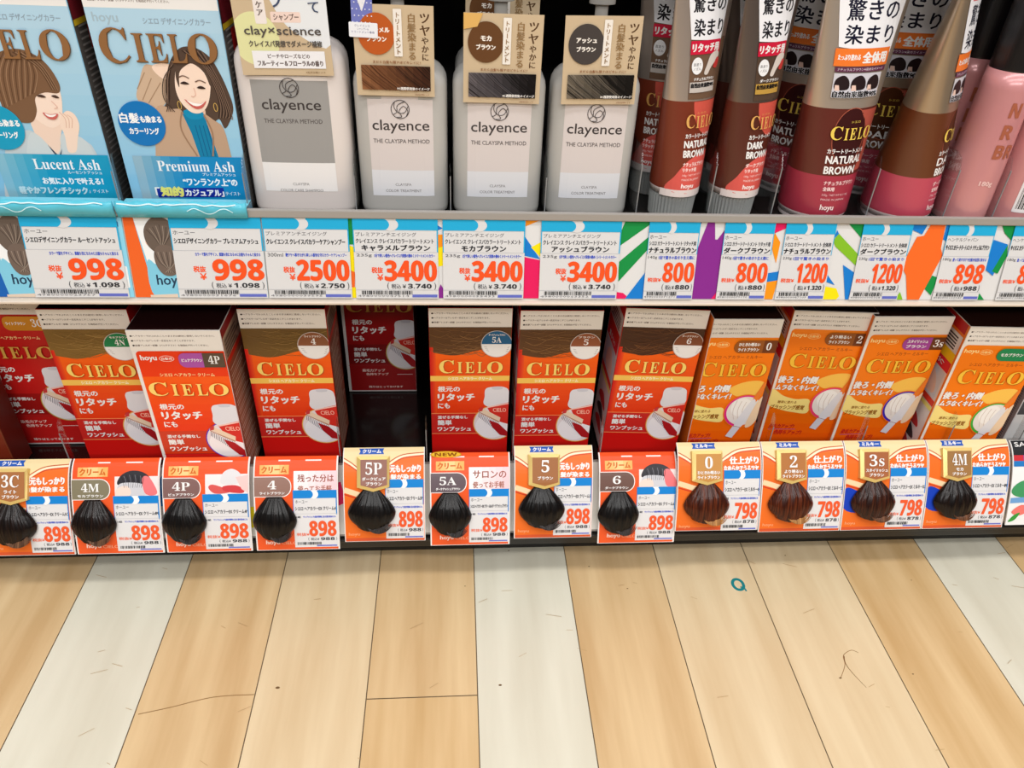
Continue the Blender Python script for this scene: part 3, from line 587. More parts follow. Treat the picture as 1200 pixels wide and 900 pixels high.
def neck_card(x0, z0, y, W, H, kind, label, tilt=0.0, shade=None, cap=None, sw=None):
    root = empty('neck_hang_card', (x0, y, z0), (0.02, tilt, 0)); tag(root, label, 'hang card', None if kind == 'shampoo' else 'neck cards of the treatment bottles')
    tan = (206, 184, 152)
    box('card_sheet', (0, 0, 0), (W / 1000, 0.0004, H / 1000), ink(tan, 0.4), root, 0.0)
    A = Art(0.00006, 0.4); A.rect(0, 0, W, H, tan)
    if kind == 'shampoo':
        A.ell(13, 25, 17, 18, (226, 226, 170)); A.poly(smooth([(22, H + 8), (30, 44), (44, 28), (67, 22), (70, H + 8)], 4), (232, 236, 240)); A.rect(0, 0, W, 1, tan)
        A.rrect(26, 36, 47, 43, 1, (240, 216, 206)); A.text('シャンプー', 28, 37.4, 45.5, 41.8, (110, 92, 84), 0.15)
        A.rrect(15, 35, 23, 62, 1, (240, 232, 228)); A.vtext('ヘアケア', 19, 60, 5, (110, 96, 90), 0.15); A.text('プ', 28, 46, 36, 55, (70, 82, 110), 0.3); A.vtext('立て', 57, 60, 9, (70, 82, 110), 0.2)
        A.text('clay×science', 6, 26, 60, 33.6, (88, 82, 78), 0.15); A.text('クレイスパ発想でダメージ補修', 8, 19.6, 60, 24, (92, 86, 80), 0.15)
        A.rect(9, 5, 61, 17, (240, 240, 244)); A.text('ピーチやローズなどの', 20, 12, 50, 15, (104, 92, 90), 0.12); A.text('フルーティー＆フローラルの香り', 12, 6.6, 59, 10.4, (96, 82, 80), 0.2); A.text('※販売名略による', 46, 1.6, 60, 3, (120, 92, 60))
        A.build('card_print', root, flat, clip=(0, 0, W, H)); return root
    A.vtext('ツヤ', 51.5, H - 4, 8.2, (88, 62, 40), 0.25); A.vtext('やかに', 51.5, H - 20.5, 5.6, (88, 62, 40), 0.15); A.vtext('白髪染まる', 42, H - 5, 6.4, (150, 118, 78), 0.2)
    A.rrect(29, H - 34.5, 35, H - 2.5, 0.6, (242, 236, 228)); A.vtext('トリートメント', 32, H - 4.4, 4.1, (150, 116, 76), 0.12)
    A.text('まだら白髪も隠すほどキレイに！', 13, H - 39.6, 48, H - 37.6, (140, 92, 60), 0.05, res=1); A.text('※販売店等による', 43, 1.0, 54, 2.2, (120, 60, 40), res=1)
    if kind == 'peel': A.poly([(0, H), (14, H), (10, H - 9), (0, H - 11)], (226, 180, 104))
    A.build('card_print', root, flat, clip=(0, 0, W, H))
    B = Art(0.0007, 0.4); B.ell(16.5, H - 19.5, 13.3, 14.2, cap); n1, n2 = shade
    B.text(n1, 16.5 - 1.9 * len(n1), H - 18.5, 16.5 + 1.9 * len(n1), H - 15, (246, 240, 232), 0.28); B.text(n2, 9.5, H - 24.5, 23.5, H - 21, (246, 240, 232), 0.28); B.rrect(29, H - 34.5, 35, H - 2.5, 0.6, (242, 236, 228)); B.vtext('トリートメント', 32, H - 4.4, 4.1, (150, 116, 76), 0.12)
    B.build('shade_circle', root, flat)
    S = Art(0.0007, 0.3); x0_, y0_, x1_, y1_ = 4, 4.4, 55, 22; rnd = random.Random(len(n1) + 3)
    for k in range(8): S.rect(x0_ + (x1_ - x0_) * k / 8, y0_, x0_ + (x1_ - x0_) * (k + 1) / 8, y1_, mix(sw[1], sw[0], k / 7))
    for k in range(70):
        q = rnd.uniform(-14, 54); S.stroke([(q, y1_ + 1), (q + 8, (y0_ + y1_) / 2 + 2), (q + 24, y0_ - 1)], rnd.uniform(0.15, 0.5), mix(sw[0], sw[1], rnd.random()) if q < 26 else mix(sw[0], (18, 16, 18), rnd.random()))
    S.text('※1週間使用後のイメージ', x1_ - 25, y0_ + 0.6, x1_ - 0.8, y0_ + 2.8, (240, 236, 232), 0.08, res=1)
    S.build('hair_picture', root, flat, clip=(x0_, y0_, x1_, y1_))
    return root
bottle(-0.1645, -0.0818, 0.016, True, 'white shampoo bottle with a large grey label, first bottle next to the blue boxes')
bottle(-0.0779, -0.0058, 0.018, False, 'grey treatment bottle below the neck card with the orange circle')
bottle(-0.0015, 0.0715, 0.018, False, 'grey treatment bottle below the neck card with the brown circle, second of three')
bottle(0.0763, 0.1462, 0.018, False, 'grey treatment bottle below the neck card with the charcoal circle, beside the tubes')
neck_card(-0.1553, 0.4975, 0.0142, 66, 70, 'shampoo', 'tan hang card with a pale yellow circle on the white shampoo bottle', -0.015)
neck_card(-0.0730, 0.4848, 0.0155, 58, 63, 'plain', 'tan hang card with an orange shade circle and brown hair picture', 0.005, ('キャラメル', 'ブラウン'), (190, 92, 38), ((70, 40, 28), (150, 100, 66)))
neck_card(0.0066, 0.4812, 0.0155, 58.5, 63, 'peel', 'tan hang card with a dark brown shade circle and black hair picture', 0.004, ('モカ', 'ブラウン'), (104, 68, 40), ((24, 22, 26), (110, 104, 108)))
neck_card(0.0822, 0.4812, 0.0155, 57.5, 63, 'plain', 'tan hang card with a charcoal shade circle and ash hair picture', -0.02, ('アッシュ', 'ブラウン'), (72, 66, 64), ((26, 24, 24), (128, 118, 104)))
r2 = bottle(0.0005, 0.0725, 0.075, False, 'grey treatment bottle standing in the dark second row behind the brown-circle bottle')
neck_card(0.0090, 0.494, 0.0722, 58.5, 63, 'plain', 'tan hang card in the dark second row behind the brown-circle card', 0, ('モカ', 'ブラウン'), (104, 68, 40), ((24, 22, 26), (110, 104, 108)))
def dot_card():
    root = empty('clip_card', (-0.0757, 0.0138, 0.526), (0, 0.03, 0)); tag(root, 'small purple dotted ribbon card with a white label, clipped over the orange-circle card', 'clip card')
    bm = bmesh.new(); box_bm(bm, 0.002, 0, 0.008, 0.017, 0.0003, 0.034); bm_obj('ribbon_sheet', bm, ink((118, 126, 196), 0.4), root)
    A = Art(0.0001, 0.4); A.poly([(6, 26), (13, 26), (9.6, 17)], (236, 236, 242))
    for k in range(26): A.ell(3 + (k % 5) * 3 + (k // 5 % 2) * 1.4, 10 + (k // 5) * 4.3, 0.5, 0.5, (226, 228, 244), n=8)
    A.build('dot_print', root, flat, clip=(2, 8, 17, 34))
    B = Art(0.0006, 0.4); B.rrect(0, 0, 20.5, 10, 0.8, (238, 240, 246)); B.text('クレイエンス', 4, 7, 15, 8.6, (90, 96, 140)); B.text('シャンプー＆', 6, 4.8, 14, 6.4, (90, 96, 140)); B.text('トリートメント専用', 2, 2.8, 18, 4.4, (90, 96, 140)); B.build('label_sheet', root, flat)
dot_card()

# ---------------------------------------------------------------- tubes
def tube(x, y, kind, rot, shade, label, dark=False):
    """Treatment tube standing on its cap: round at the shoulder, flattening towards the crimp."""
    big = kind == 'whole'; r = 0.0288 if big else 0.0208; z0 = 0.004 if big else 0.0225; Htot = 0.225 if big else 0.205
    root = empty('treatment_tube', (x, y, 0.3884), (0, 0, math.radians(rot))); tag(root, label, 'tube')
    def ab(z):
        t = max(0.0, min(1.0, (z - z0 - 0.01) / (Htot - z0 - 0.02))); return r * (1 + 0.50 * t ** 1.15), r * (1 - 0.94 * t ** 1.25) + 0.0006
    zs = 0.098 if not big else 0.0955; zb = z0 + 0.005; zp = 0.043 if big else None
    mats_ = [mat('tube_white_shoulder', (226, 214, 212), 0.3),
             noisy('tube_brown_%s' % shade[2], shade[0], tuple(min(255, c * 1.12) for c in shade[0]), (3, 3, 3), 0.3),
             mat('tube_silver_%s' % shade[2], shade[1], 0.30, 0.7), mat('tube_wine_%s' % shade[2], shade[3], 0.3)]
    zl = [(z0, 0), (zb, 0)]; k = zb
    zl += [(zb + 0.004, 1)] if not big else [(zb + 0.004, 3), (zp, 3)]
    for q in range(1, 4): zl.append(((zl[-1][0] if q == 1 else zl[-1][0]) + (zs - (zp if big else zb + 0.004)) / 3, 1))
    n0 = len(zl)
    for q in range(1, 10): zl.append((zs + (Htot - zs) * q / 9, 2))
    secs, mi = [], []
    for q, (z, m) in enumerate(zl):
        a, b = ab(z); kk = 0.94 if q == 0 else 1.0; secs.append((a * kk, b * kk, z, 2)); mi.append(m)
    bm_obj('tube_body', loft(secs, 64, mi[1:] + [2]), mats_, root, smooth=True)
    if big:
        bm_obj('cap', lathe([(0.0262, 0.0), (0.0270, 0.001), (0.0270, 0.0042)], 64), mat('tube_cap_pale', (216, 204, 204), 0.3), root)
    else:
        bm_obj('cap', lathe([(0.0176, 0.0), (0.0182, 0.001), (0.0192, 0.0185), (0.0190, 0.021), (0.0160, 0.0225)], 80, (1, 2)), mat('tube_cap_grey', (150, 152, 150), 0.45), root)
    rm = r * 1.08
    def mp(u, v, d):
        a, b = ab(v / 1000); th = u / 1000 / rm; return ((a + d) * math.sin(th), -(b + d) * math.cos(th), v / 1000)
    sl = ('u', -40, 40, 4); sy = ('v', 30, 200, 10)
    A = Art(0.00018, 0.3)
    w = 19 if big else 13.5
    if big:
        A.ell(-2, 74, 15, 22, shade[4]); A.ring(-2, 74, 15, 22, 0.6, (170, 90, 70)); A.poly([(10, 46), (28, 46), (28, 94), (4, 94), (14, 80), (16, 60)], (176, 84, 70))
        A.text('カラートリートメント', -w, 61, w - 2, 64.6, WHITE, 0.15); A.text(shade[5][0], -w, 53, w - 3, 59, WHITE, 0.3); A.text('BROWN', -w, 44.6, w - 9, 50.6, WHITE, 0.3)
        A.text(shade[6], -w + 2, 35.5, w - 6, 39, (246, 214, 214), 0.15); A.text('全体用', -w + 2, 30.5, -w + 12, 34, (246, 214, 214), 0.15); A.text('230g／NET WT 8.11 OZ.', -w + 2, 26, w - 10, 28.4, (240, 200, 204)); A.text('MADE IN JAPAN', -w + 2, 22, w - 14, 24.2, (240, 200, 204)); A.text('hoyu', -w + 3, 13, -w + 15, 19, (246, 224, 222), 0.2)
    else:
        A.poly([(9 + 16 * math.cos(math.radians(t)), 97.6 + 26 * math.sin(math.radians(t))) for t in range(180, 361, 6)], (206, 88, 74)); A.poly(smooth([(-24, 27), (-18, 40), (-8, 52), (4, 57), (16, 58), (24, 50), (24, 27)], 5), (218, 92, 84)); A.rect(-30, 22, 30, 28, (226, 214, 212))
        A.text('カラートリートメント', -12, 70, 14, 73.4, WHITE, 0.15); A.text(shade[5][0], -12.5, 62.5, -12.5 + 4.6 * len(shade[5][0]) * 0.82, 68, WHITE, 0.3); A.text('BROWN', -12.5, 55, 9.5, 60.5, WHITE, 0.3)
        A.text(shade[6], -12, 47.6, 11, 51, (250, 226, 222), 0.15); A.text('リタッチ用', -12, 43.2, 1, 46.4, (250, 226, 222), 0.15); A.text('140g／NET WT 4.9 OZ.', -12, 39.2, 10, 41.6, (250, 226, 222)); A.text('MADE IN JAPAN', -12, 35.4, 6, 37.6, (250, 226, 222)); A.text('hoyu', -11.5, 28.6, 0, 33.4, (252, 236, 234), 0.25)
    A.build('lower_print', root, mp, slices=sl)
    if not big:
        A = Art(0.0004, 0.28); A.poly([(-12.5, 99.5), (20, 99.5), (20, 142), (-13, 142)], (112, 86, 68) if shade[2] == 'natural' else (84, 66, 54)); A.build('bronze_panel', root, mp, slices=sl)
    P = Art(0.0006, 0.36); top = Htot * 1000 - 4; jig = (26, 26, 46) if big else (30, 28, 34)
    if big:
        P.poly([(-24, 140), (21, 135), (27, 176), (27, top), (-31, top), (-30, 176)], (240, 240, 244)); P.text('驚きの', -21, 158, 20, 172, jig, 0.3); P.text('染まり', -20, 142, 19, 155, jig, 0.3)
        P.text('たった1回で', -24, 178, 22, 186, (200, 60, 90), 0.3); P.stroke([(-24, 175.5), (24, 174)], 0.7, (214, 70, 80))
    else:
        P.poly([(-13, 142), (13, 140), (17, 172), (17, top), (-17, top), (-17, 172)], (240, 240, 244)); P.text('驚きの', -12.5, 160, 14, 171, jig, 0.3); P.text('染まり', -11, 144, 13.5, 155.5, jig, 0.3)
        P.text('白髪が', -12, 174, 14, 183, jig, 0.3)
    P.build('claim_panel', root, mp, slices=sl, smooth_=True)
    B = Art(0.0008, 0.36)
    if big:
        B.rect(-26, 126.5, 20, 139, (238, 122, 48)); B.text('たっぷり塗れる', -23, 131, -6, 135, WHITE, 0.2); B.text('全体用', -4, 128.6, 17, 136.4, WHITE, 0.45); B.rect(-24, 122.5, 19, 126, (96, 48, 74)); B.text('ナチュラルブラウン※染めたイメージ', -22, 123.2, 16, 125.4, (232, 220, 230))
        B.rect(-24, 104, 16, 121.5, (206, 204, 212))
        for k in range(3): B.poly(smooth([(-22 + k * 13, 110), (-22 + k * 13, 117), (-16 + k * 13, 120), (-11.5 + k * 13, 116), (-12 + k * 13, 110)], 4), (40, 28, 30)); B.poly([(-22 + k * 13, 109), (-18 + k * 13, 109), (-19 + k * 13, 113), (-22 + k * 13, 113)], (232, 200, 186))
        B.text('自然由来指数90%', -23, 104, 15, 108.6, (22, 20, 24), 0.3, out=(236, 236, 240), ow=0.4)
    else:
        B.rect(-13, 131.5, 12.5, 141, (206, 30, 62)); B.text('リタッチ用', -11.5, 133.2, 11, 139, WHITE, 0.35); B.ell(-7, 123.5, 4.4, 6, (240, 240, 242)); B.text('直塗り', -10, 123.5, -4, 125.6, (70, 66, 70)); B.text('ノズル', -10, 120.4, -4, 122.4, (70, 66, 70))
        B.poly(smooth([(-1, 118), (2, 117), (5, 122), (12, 129), (10, 133), (4, 131), (1, 124)], 4), (216, 206, 198)); B.poly(smooth([(7, 122), (11, 121), (13, 127), (10, 128)], 4), (196, 60, 56))
        B.text(shade[6], -9, 113, 9, 115.2, WHITE, 0.12); B.rect(-12, 104.5, 10, 112, (196, 188, 182) if shade[2] != 'dark' else (190, 150, 70)); B.text('自然由来指数90%', -11, 108, 9.5, 111.2, (22, 20, 24), 0.25)
    B.build('claim_band', root, mp, slices=sl)
    L = Art(0.0012, 0.3); gold = (238, 206, 92) if big else (224, 170, 96); x = -w if big else -12.5
    for t, f0, f1, h in (('C', 0, 0.26, 10.5), ('I', 0.31, 0.40, 9), ('E', 0.44, 0.60, 9), ('L', 0.65, 0.79, 9), ('O', 0.81, 1.06, 9.4)):
        ww = (36 if big else 27); L.text(serif(t), x + f0 * ww, 72 if big else 78, x + f1 * ww, (72 if big else 78) + h, gold)
    L.text('シエロ', -4, 85 if big else 88.6, 4, 86.6 if big else 90, gold); L.build('brand_logo', root, mp, slices=sl)
    return root
NAT = ((112, 46, 28), (206, 190, 178), 'natural', (170, 56, 70), (74, 28, 22), ('NATURAL',), 'ナチュラルブラウン')
NAT2 = ((92, 38, 30), (214, 198, 182), 'natural_whole', (166, 52, 70), (60, 24, 24), ('NATURAL',), 'ナチュラルブラウン')
DRK = ((84, 38, 28), (126, 112, 104), 'dark', (176, 50, 66), (70, 36, 22), ('DARK',), 'ダークブラウン')
DRK2 = ((96, 50, 26), (184, 164, 140), 'dark_whole', (190, 72, 92), (76, 40, 20), ('DARK',), 'ダークブラウン')
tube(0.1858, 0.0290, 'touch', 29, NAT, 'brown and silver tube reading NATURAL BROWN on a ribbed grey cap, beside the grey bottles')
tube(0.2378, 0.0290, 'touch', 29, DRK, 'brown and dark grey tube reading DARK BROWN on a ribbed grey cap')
tube(0.3128, 0.0320, 'whole', 17, NAT2, 'large silver and wine tube facing front, reading NATURAL BROWN in full')
tube(0.3895, 0.0320, 'whole', 54, DRK2, 'large silver and wine tube turned sideways beside the pink bottle')
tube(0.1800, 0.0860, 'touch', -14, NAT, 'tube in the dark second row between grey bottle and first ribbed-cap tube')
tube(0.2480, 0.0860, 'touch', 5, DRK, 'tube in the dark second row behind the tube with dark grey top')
tube(0.3140, 0.1000, 'whole', -30, NAT2, 'large tube in the dark second row, left behind the large front-facing tube')
tube(0.3880, 0.1010, 'whole', -8, DRK2, 'large tube in the dark second row, seen left of the sideways tube')

# ---------------------------------------------------------------- pink bottles with black caps
def pink_bottle(x, y, label, sticker, rot=0.0):
    root = empty('pink_bottle', (x, y, 0.3885), (0, 0, rot)); tag(root, label, 'bottle', None)
    r = 0.0215; pm = noisy('pearl_pink_bottle', (202, 134, 138), (212, 152, 150), (4, 4, 4), 0.22); pm.node_tree.nodes['Principled BSDF'].inputs['Metallic'].default_value = 0.12
    prof = [(r * 0.92, 0.0), (r * 0.985, 0.0015), (r, 0.004), (r, 0.02), (r * 0.985, 0.05), (r * 0.95, 0.085), (r * 0.915, 0.112), (r * 0.89, 0.126)]
    bm_obj('bottle_body', lathe(prof, 56), pm, root, smooth=True)
    bm_obj('base_ring', lathe([(r * 0.90, -0.0001), (r * 1.002, 0.0022), (r * 1.004, 0.0034), (r * 0.99, 0.0042)], 56), mat('dark_bottle_base', (60, 34, 36), 0.3), root, smooth=True)
    bm_obj('cap', lathe([(r * 0.87, 0.1255), (r * 0.88, 0.127), (r * 0.84, 0.20), (r * 0.78, 0.2015)], 56), mat('black_cap', (22, 20, 22), 0.28), root, smooth=False)
    def rad(z):
        for (r0, z0), (r1, z1) in zip(prof, prof[1:]):
            if z0 <= z <= z1: return r0 + (r1 - r0) * (z - z0) / (z1 - z0)
        return prof[-1][0]
    mp = lambda u, v, d: ((rad(v / 1000) + d) * math.sin(u / 1000 / r), -(rad(v / 1000) + d) * math.cos(u / 1000 / r), v / 1000)
    A = Art(0.0003, 0.3); g = (206, 132, 108)
    for t, v0 in (('N', 93), ('R', 76), ('BR', 60)): g = (168, 96, 72); A.text(sbold(t), -6, v0, -6 + 9 * len(t), v0 + 11, g, 0.3)
    A.text('180g', -8, 36, 3, 41, (236, 200, 196), 0.2); A.build('name_print', root, mp, slices=('u', -15, 24, 3))
    if sticker:
        S = Art(0.0003, 0.4); S.rrect(-18, 14, -4, 56, 1, (232, 228, 230)); S.bars(-16, 17, -6, 53, seed=4); S.build('barcode_sticker', root, mp, slices=('u', -18, -2, 2))
    return root
pink_bottle(0.4440, 0.0240, 'pink bottle with a black cap between the sideways tube and the next pink bottle', False, 0.1)
pink_bottle(0.4895, 0.0240, 'pink bottle carrying a barcode sticker, cut off by the photo edge', True, 0.3)
pink_bottle(0.4420, 0.0720, 'pink bottle with a black cap in the dark second row behind the first pink bottle', False, 0.0)

# ---------------------------------------------------------------- clear dividers on the upper shelf
DIV = []
def divider(x, y0, y1, z0, h, label, group):
    root = empty('shelf_divider', (x, y0, z0)); tag(root, label, 'shelf divider', group)
    bm = bmesh.new(); D = y1 - y0; c_ = min(0.012, D * 0.7); pts = [(0, 0), (D, 0), (D, h), (c_, h), (c_ * 0.35, h - 0.003), (0, h - 0.012)]
    a = [bm.verts.new((-0.0006, p[0], p[1])) for p in pts]; b = [bm.verts.new((0.0006, p[0], p[1])) for p in pts]
    bm.faces.new(a[::-1]); bm.faces.new(b)
    for i in range(6): bm.faces.new((a[i], a[(i + 1) % 6], b[(i + 1) % 6], b[i]))
    bm_obj('divider_plate', bm, clear_plastic(), root)
    e = bmesh.new(); box_bm(e, -0.0004, -0.0008, 0, 0.0004, 0.0, h - 0.012); bm_obj('front_edge', e, mat('bright_acrylic_edge', (132, 134, 136), 0.15), root)
for x, l in ((-0.2650, 'clear divider between the two pale blue boxes'), (-0.1660, 'clear divider between the blue box and the white shampoo bottle'), (-0.0798, 'clear divider between the white bottle and the first grey bottle'),
             (-0.0036, 'clear divider between the orange-circle and brown-circle bottles'), (0.0738, 'clear divider between the brown-circle and charcoal-circle bottles'), (0.1505, 'clear divider between the last grey bottle and the tubes'),
             (0.2120, 'clear divider between the two ribbed-cap tubes'), (0.2665, 'clear divider left of the large front-facing tube'), (0.3500, 'clear divider between the two large tubes'), (0.4190, 'clear divider between the sideways tube and the pink bottle'), (0.4635, 'clear divider between the two pink bottles')):
    divider(x, 0.006, 0.30, 0.388, 0.062 if x > 0.15 else 0.05, l, 'clear dividers on the upper shelf')
# ================================================================== BOTTOM SHELF
DECK = 0.105
def shift_v(H, cut=0.0): return lambda u, v, d: ((u - cut) / 1000, -d, (H + v) / 1000)          # artwork measured downwards from the top edge
def logo(mp, parent, x0, x1, v0, hC, col, edge, base=0.0012, name='brand_logo', shear=0.0):
    L = Art(base, 0.3); ww = x1 - x0
    for t, f0, f1, h in (('C', 0, 0.235, 1.0), ('I', 0.285, 0.365, 0.84), ('E', 0.41, 0.555, 0.84), ('L', 0.60, 0.735, 0.84), ('O', 0.755, 1.0, 0.9)):
        a, b = x0 + f0 * ww, x0 + f1 * ww; y0 = v0 if t in 'CO' else v0 + 0.4
        if edge: L.text(serif(t), a + 0.45, y0 - 0.45, b + 0.45, y0 + h * hC - 0.45, edge)
        L.text(serif(t), a, y0, b, y0 + h * hC, col)
    return L.build(name, parent, mp)
def applicator(A, cx, cy, dx, dy, edge, k=1.0):
    """Printed picture: comb dispenser over a pale round."""
    A.ell(cx, cy, 22.6, 23, edge); A.ell(cx, cy, 21.6, 22, (236, 222, 224)); A.ell(cx - 3, cy - 4, 17, 16, (246, 240, 242))
    P = lambda pts: [(dx + p[0], dy + p[1]) for p in pts]
    A.poly(smooth(P([(55, -97), (57, -93), (62, -91.6), (68, -91), (74, -91.6), (78.6, -94.4), (80, -100), (80.4, -111), (70, -114), (59, -116.5), (54, -112), (55, -104)]), 4), (226, 224, 230)); A.poly(smooth(P([(62, -92.4), (67, -91.4), (73, -92), (72, -94.6), (64, -94.8)]), 4), (206, 204, 214))
    A.poly(P([(57.5, -117), (80.8, -111), (81, -140), (70, -136), (62, -127)]), (216, 50, 40)); A.poly(P([(58, -116.6), (80.6, -111.6), (80.6, -113), (58, -118.4)]), (246, 200, 190))
    A.text('CIELO', dx + 64, dy - 123.5, dx + 77.5, dy - 118.5, (250, 190, 170), 0.1, shear=-0.1)
    A.poly(P([(48.5, -121.5), (52, -118), (72, -131), (71, -136.5)]), (240, 214, 186)); A.poly(P([(48.8, -122.6), (49.4, -124.2), (70.6, -137.8), (71, -136)]), (196, 150, 120))
    for q in range(13): A.stroke(P([(49.6 + q * 1.55, -124.8 - q * 1.0), (49.0 + q * 1.3, -130 - q * 1.25)]), 0.55, (120, 110, 128))
    A.poly(P([(60, -134), (70, -138.5), (80, -150), (80.5, -156), (72, -154), (64, -144)]), (176, 28, 34)); A.poly(P([(50, -118), (54, -116.5), (53, -122), (49, -123)]), (206, 60, 60))
def warning(W, H, root, mp, h=21.3, col=(236, 230, 222)):
    A = Art(0.0003, 0.4); A.rect(0.3, -h, W - 0.3, -0.4, col)
    for k, t in enumerate(WARN): A.text(t, 3 + k * 0.2, -6.9 - k * 4.9, (76, 58, 69)[k], -4.9 - k * 4.9, (120, 106, 98), 0.06, res=1); A.ell(3.6 + k * 0.1, -6 - k * 4.9, 0.9, 0.9, (52, 44, 42), n=10)
    A.build('warning_panel', root, mp)
def badge(root, mp, cx, cy, c, code, sub, r=15.4, clipx=80):
    A = Art(0.0012, 0.35); A.ell(cx, cy, r, r, (206, 192, 184)); A.ell(cx, cy, r - 0.7, r - 0.7, (238, 236, 234)); A.ell(cx, cy, r - 0.7, r - 0.7, c, 0, 180)
    A.text(serif(code), cx - 2.3 * len(code), cy + 1.6, cx + 2.3 * len(code), cy + 8.2, WHITE); A.text(sub, cx - 8, cy + 9.4, cx + 8, cy + 11.6, (244, 236, 230), 0.1)
    for k in range(3): A.stroke([(cx - 12.4 + k * 1.1, cy - 3 - k * 2), (cx - 9.4 + k, cy - 3.6 - k * 2.2)], 0.4, (176, 172, 172)); A.stroke([(cx + 9 + k * 0.8, cy - 9 + k * 2.4), (cx + 11.4 + k * 0.6, cy - 8 + k * 2.4)], 0.4, (150, 146, 146))
    A.build('shade_badge', root, mp, clip=(0, -300, clipx, 300))
def hair_swirl(A, W, v0, pts_low, c, hl, seed):
    A.poly([(0.3, v0)] + pts_low + [(W - 0.3, v0)], c); rnd = random.Random(seed)
    for k in range(46):
        y = v0 - rnd.uniform(2, 30); s_ = rnd.uniform(2, 11); a = rnd.uniform(0, W * 0.6); b = a + rnd.uniform(15, 40)
        A.stroke(smooth([(a, y), ((a + b) / 2, y - s_ * 0.45), (b, y + s_ * 0.15)], 5, False), rnd.uniform(0.15, 0.5), mix(c, hl, rnd.uniform(0.1, 0.8)))
def side_text(root, W, D, H, sgn, milk=False, right=False):
    S = Art(0.00012, 0.4); x = W / 1000 if sgn > 0 else 0.0; rnd = random.Random(int(W * 10 + D + sgn))
    if right:                                                              # brown side filled with small print
        S.rect(1, 2, D - 1, H - 1, (150, 84, 62)); S.rect(1, H - 10, D - 1, H - 1, (150, 30, 34)); S.poly([(1, H - 34), (D - 1, H - 34), (D - 1, H - 10), (1, H - 10)], (190, 164, 142)); S.rect(1, H - 40, D - 1, H - 34, (206, 50, 34))
        for k in range(int((H - 46) / 3.4)): S.rect(4, 4 + k * 3.4, rnd.uniform(D * .6, D - 4), 5.6 + k * 3.4, (206, 176, 158) if k % 3 else (176, 126, 104))
        for k in range(5): S.rect(4, H - 32 + k * 4, rnd.uniform(30, D - 4), H - 30 + k * 4, (108, 84, 72))
    else:                                                                  # white side with red and yellow panels
        S.rect(1, 1, D - 1, H - 1, (228, 222, 222)); S.rect(1, H - 12, D - 1, H - 1, (206, 40, 38)); S.rect(1, H - 15, D - 1, H - 12, (240, 120, 36)) if milk else None
        if milk: S.rect(0, 1, 3, H - 1, (244, 130, 36)); S.rect(D - 3, 1, D - 1, H - 1, (244, 130, 36))
        S.rect(6, H - 34, D - 6, H - 16, (236, 230, 226)); [S.rect(9, H - 20 - k * 3.2, D - 9 - 5 * (k % 2), H - 18.4 - k * 3.2, (60, 52, 54)) for k in range(5)]
        S.rect(3, H - 46, D - 3, H - 35, (246, 206, 36) if milk else (214, 54, 44)); S.rect(3, H - 58, D - 3, H - 46, (222, 44, 60)); S.text('つける量', 14, H - 55, D - 14, H - 49, WHITE, 0.3)
        S.rect(6, H - 92, D - 6, H - 60, (206, 216, 232)); S.poly(smooth([(12, H - 88), (16, H - 70), (28, H - 64), (40, H - 72), (40, H - 88)], 4), (236, 208, 196)); S.rect(3, H - 100, D - 3, H - 93, (222, 60, 44)); S.rect(3, H - 106, D - 3, H - 101, (236, 226, 130))
        for k in range(3): S.poly(smooth([(12, H - 134 - k * 16), (24, H - 120 - k * 16), (40, H - 124 - k * 16), (44, H - 132 - k * 16)], 4), (70, 56, 60) if k % 2 else (206, 60, 62))
    S.build('side_print', root, side_map(x, D, sgn))
def red_text(A, ox=0, oy=0):
    A.text('根元の', 7.7 + ox, -97.4 + oy, 29.6 + ox, -90.8 + oy, WHITE, 0.3); A.text('リタッチ', 7.6 + ox, -109.2 + oy, 44.4 + ox, -99.9 + oy, WHITE, 0.6); A.text('にも', 7.4 + ox, -118.6 + oy, 19.2 + ox, -112 + oy, WHITE, 0.3)
    A.text('混ぜる手間なし', 6.8 + ox, -132.2 + oy, 37.8 + ox, -128.3 + oy, WHITE, 0.2); A.text('簡単', 6.6 + ox, -140.6 + oy, 21 + ox, -134 + oy, WHITE, 0.35); A.text('ワンプッシュ', 6.5 + ox, -148.6 + oy, 41.2 + ox, -143 + oy, WHITE, 0.35)
def put_box(kind_name, x, y, lean, turn, label):
    root = empty('hair_dye_box', (x, y, DECK + 0.0004 + max(0.0, lean) * 0.0835), (0, lean, turn)); tag(root, label, 'hair dye box'); return root
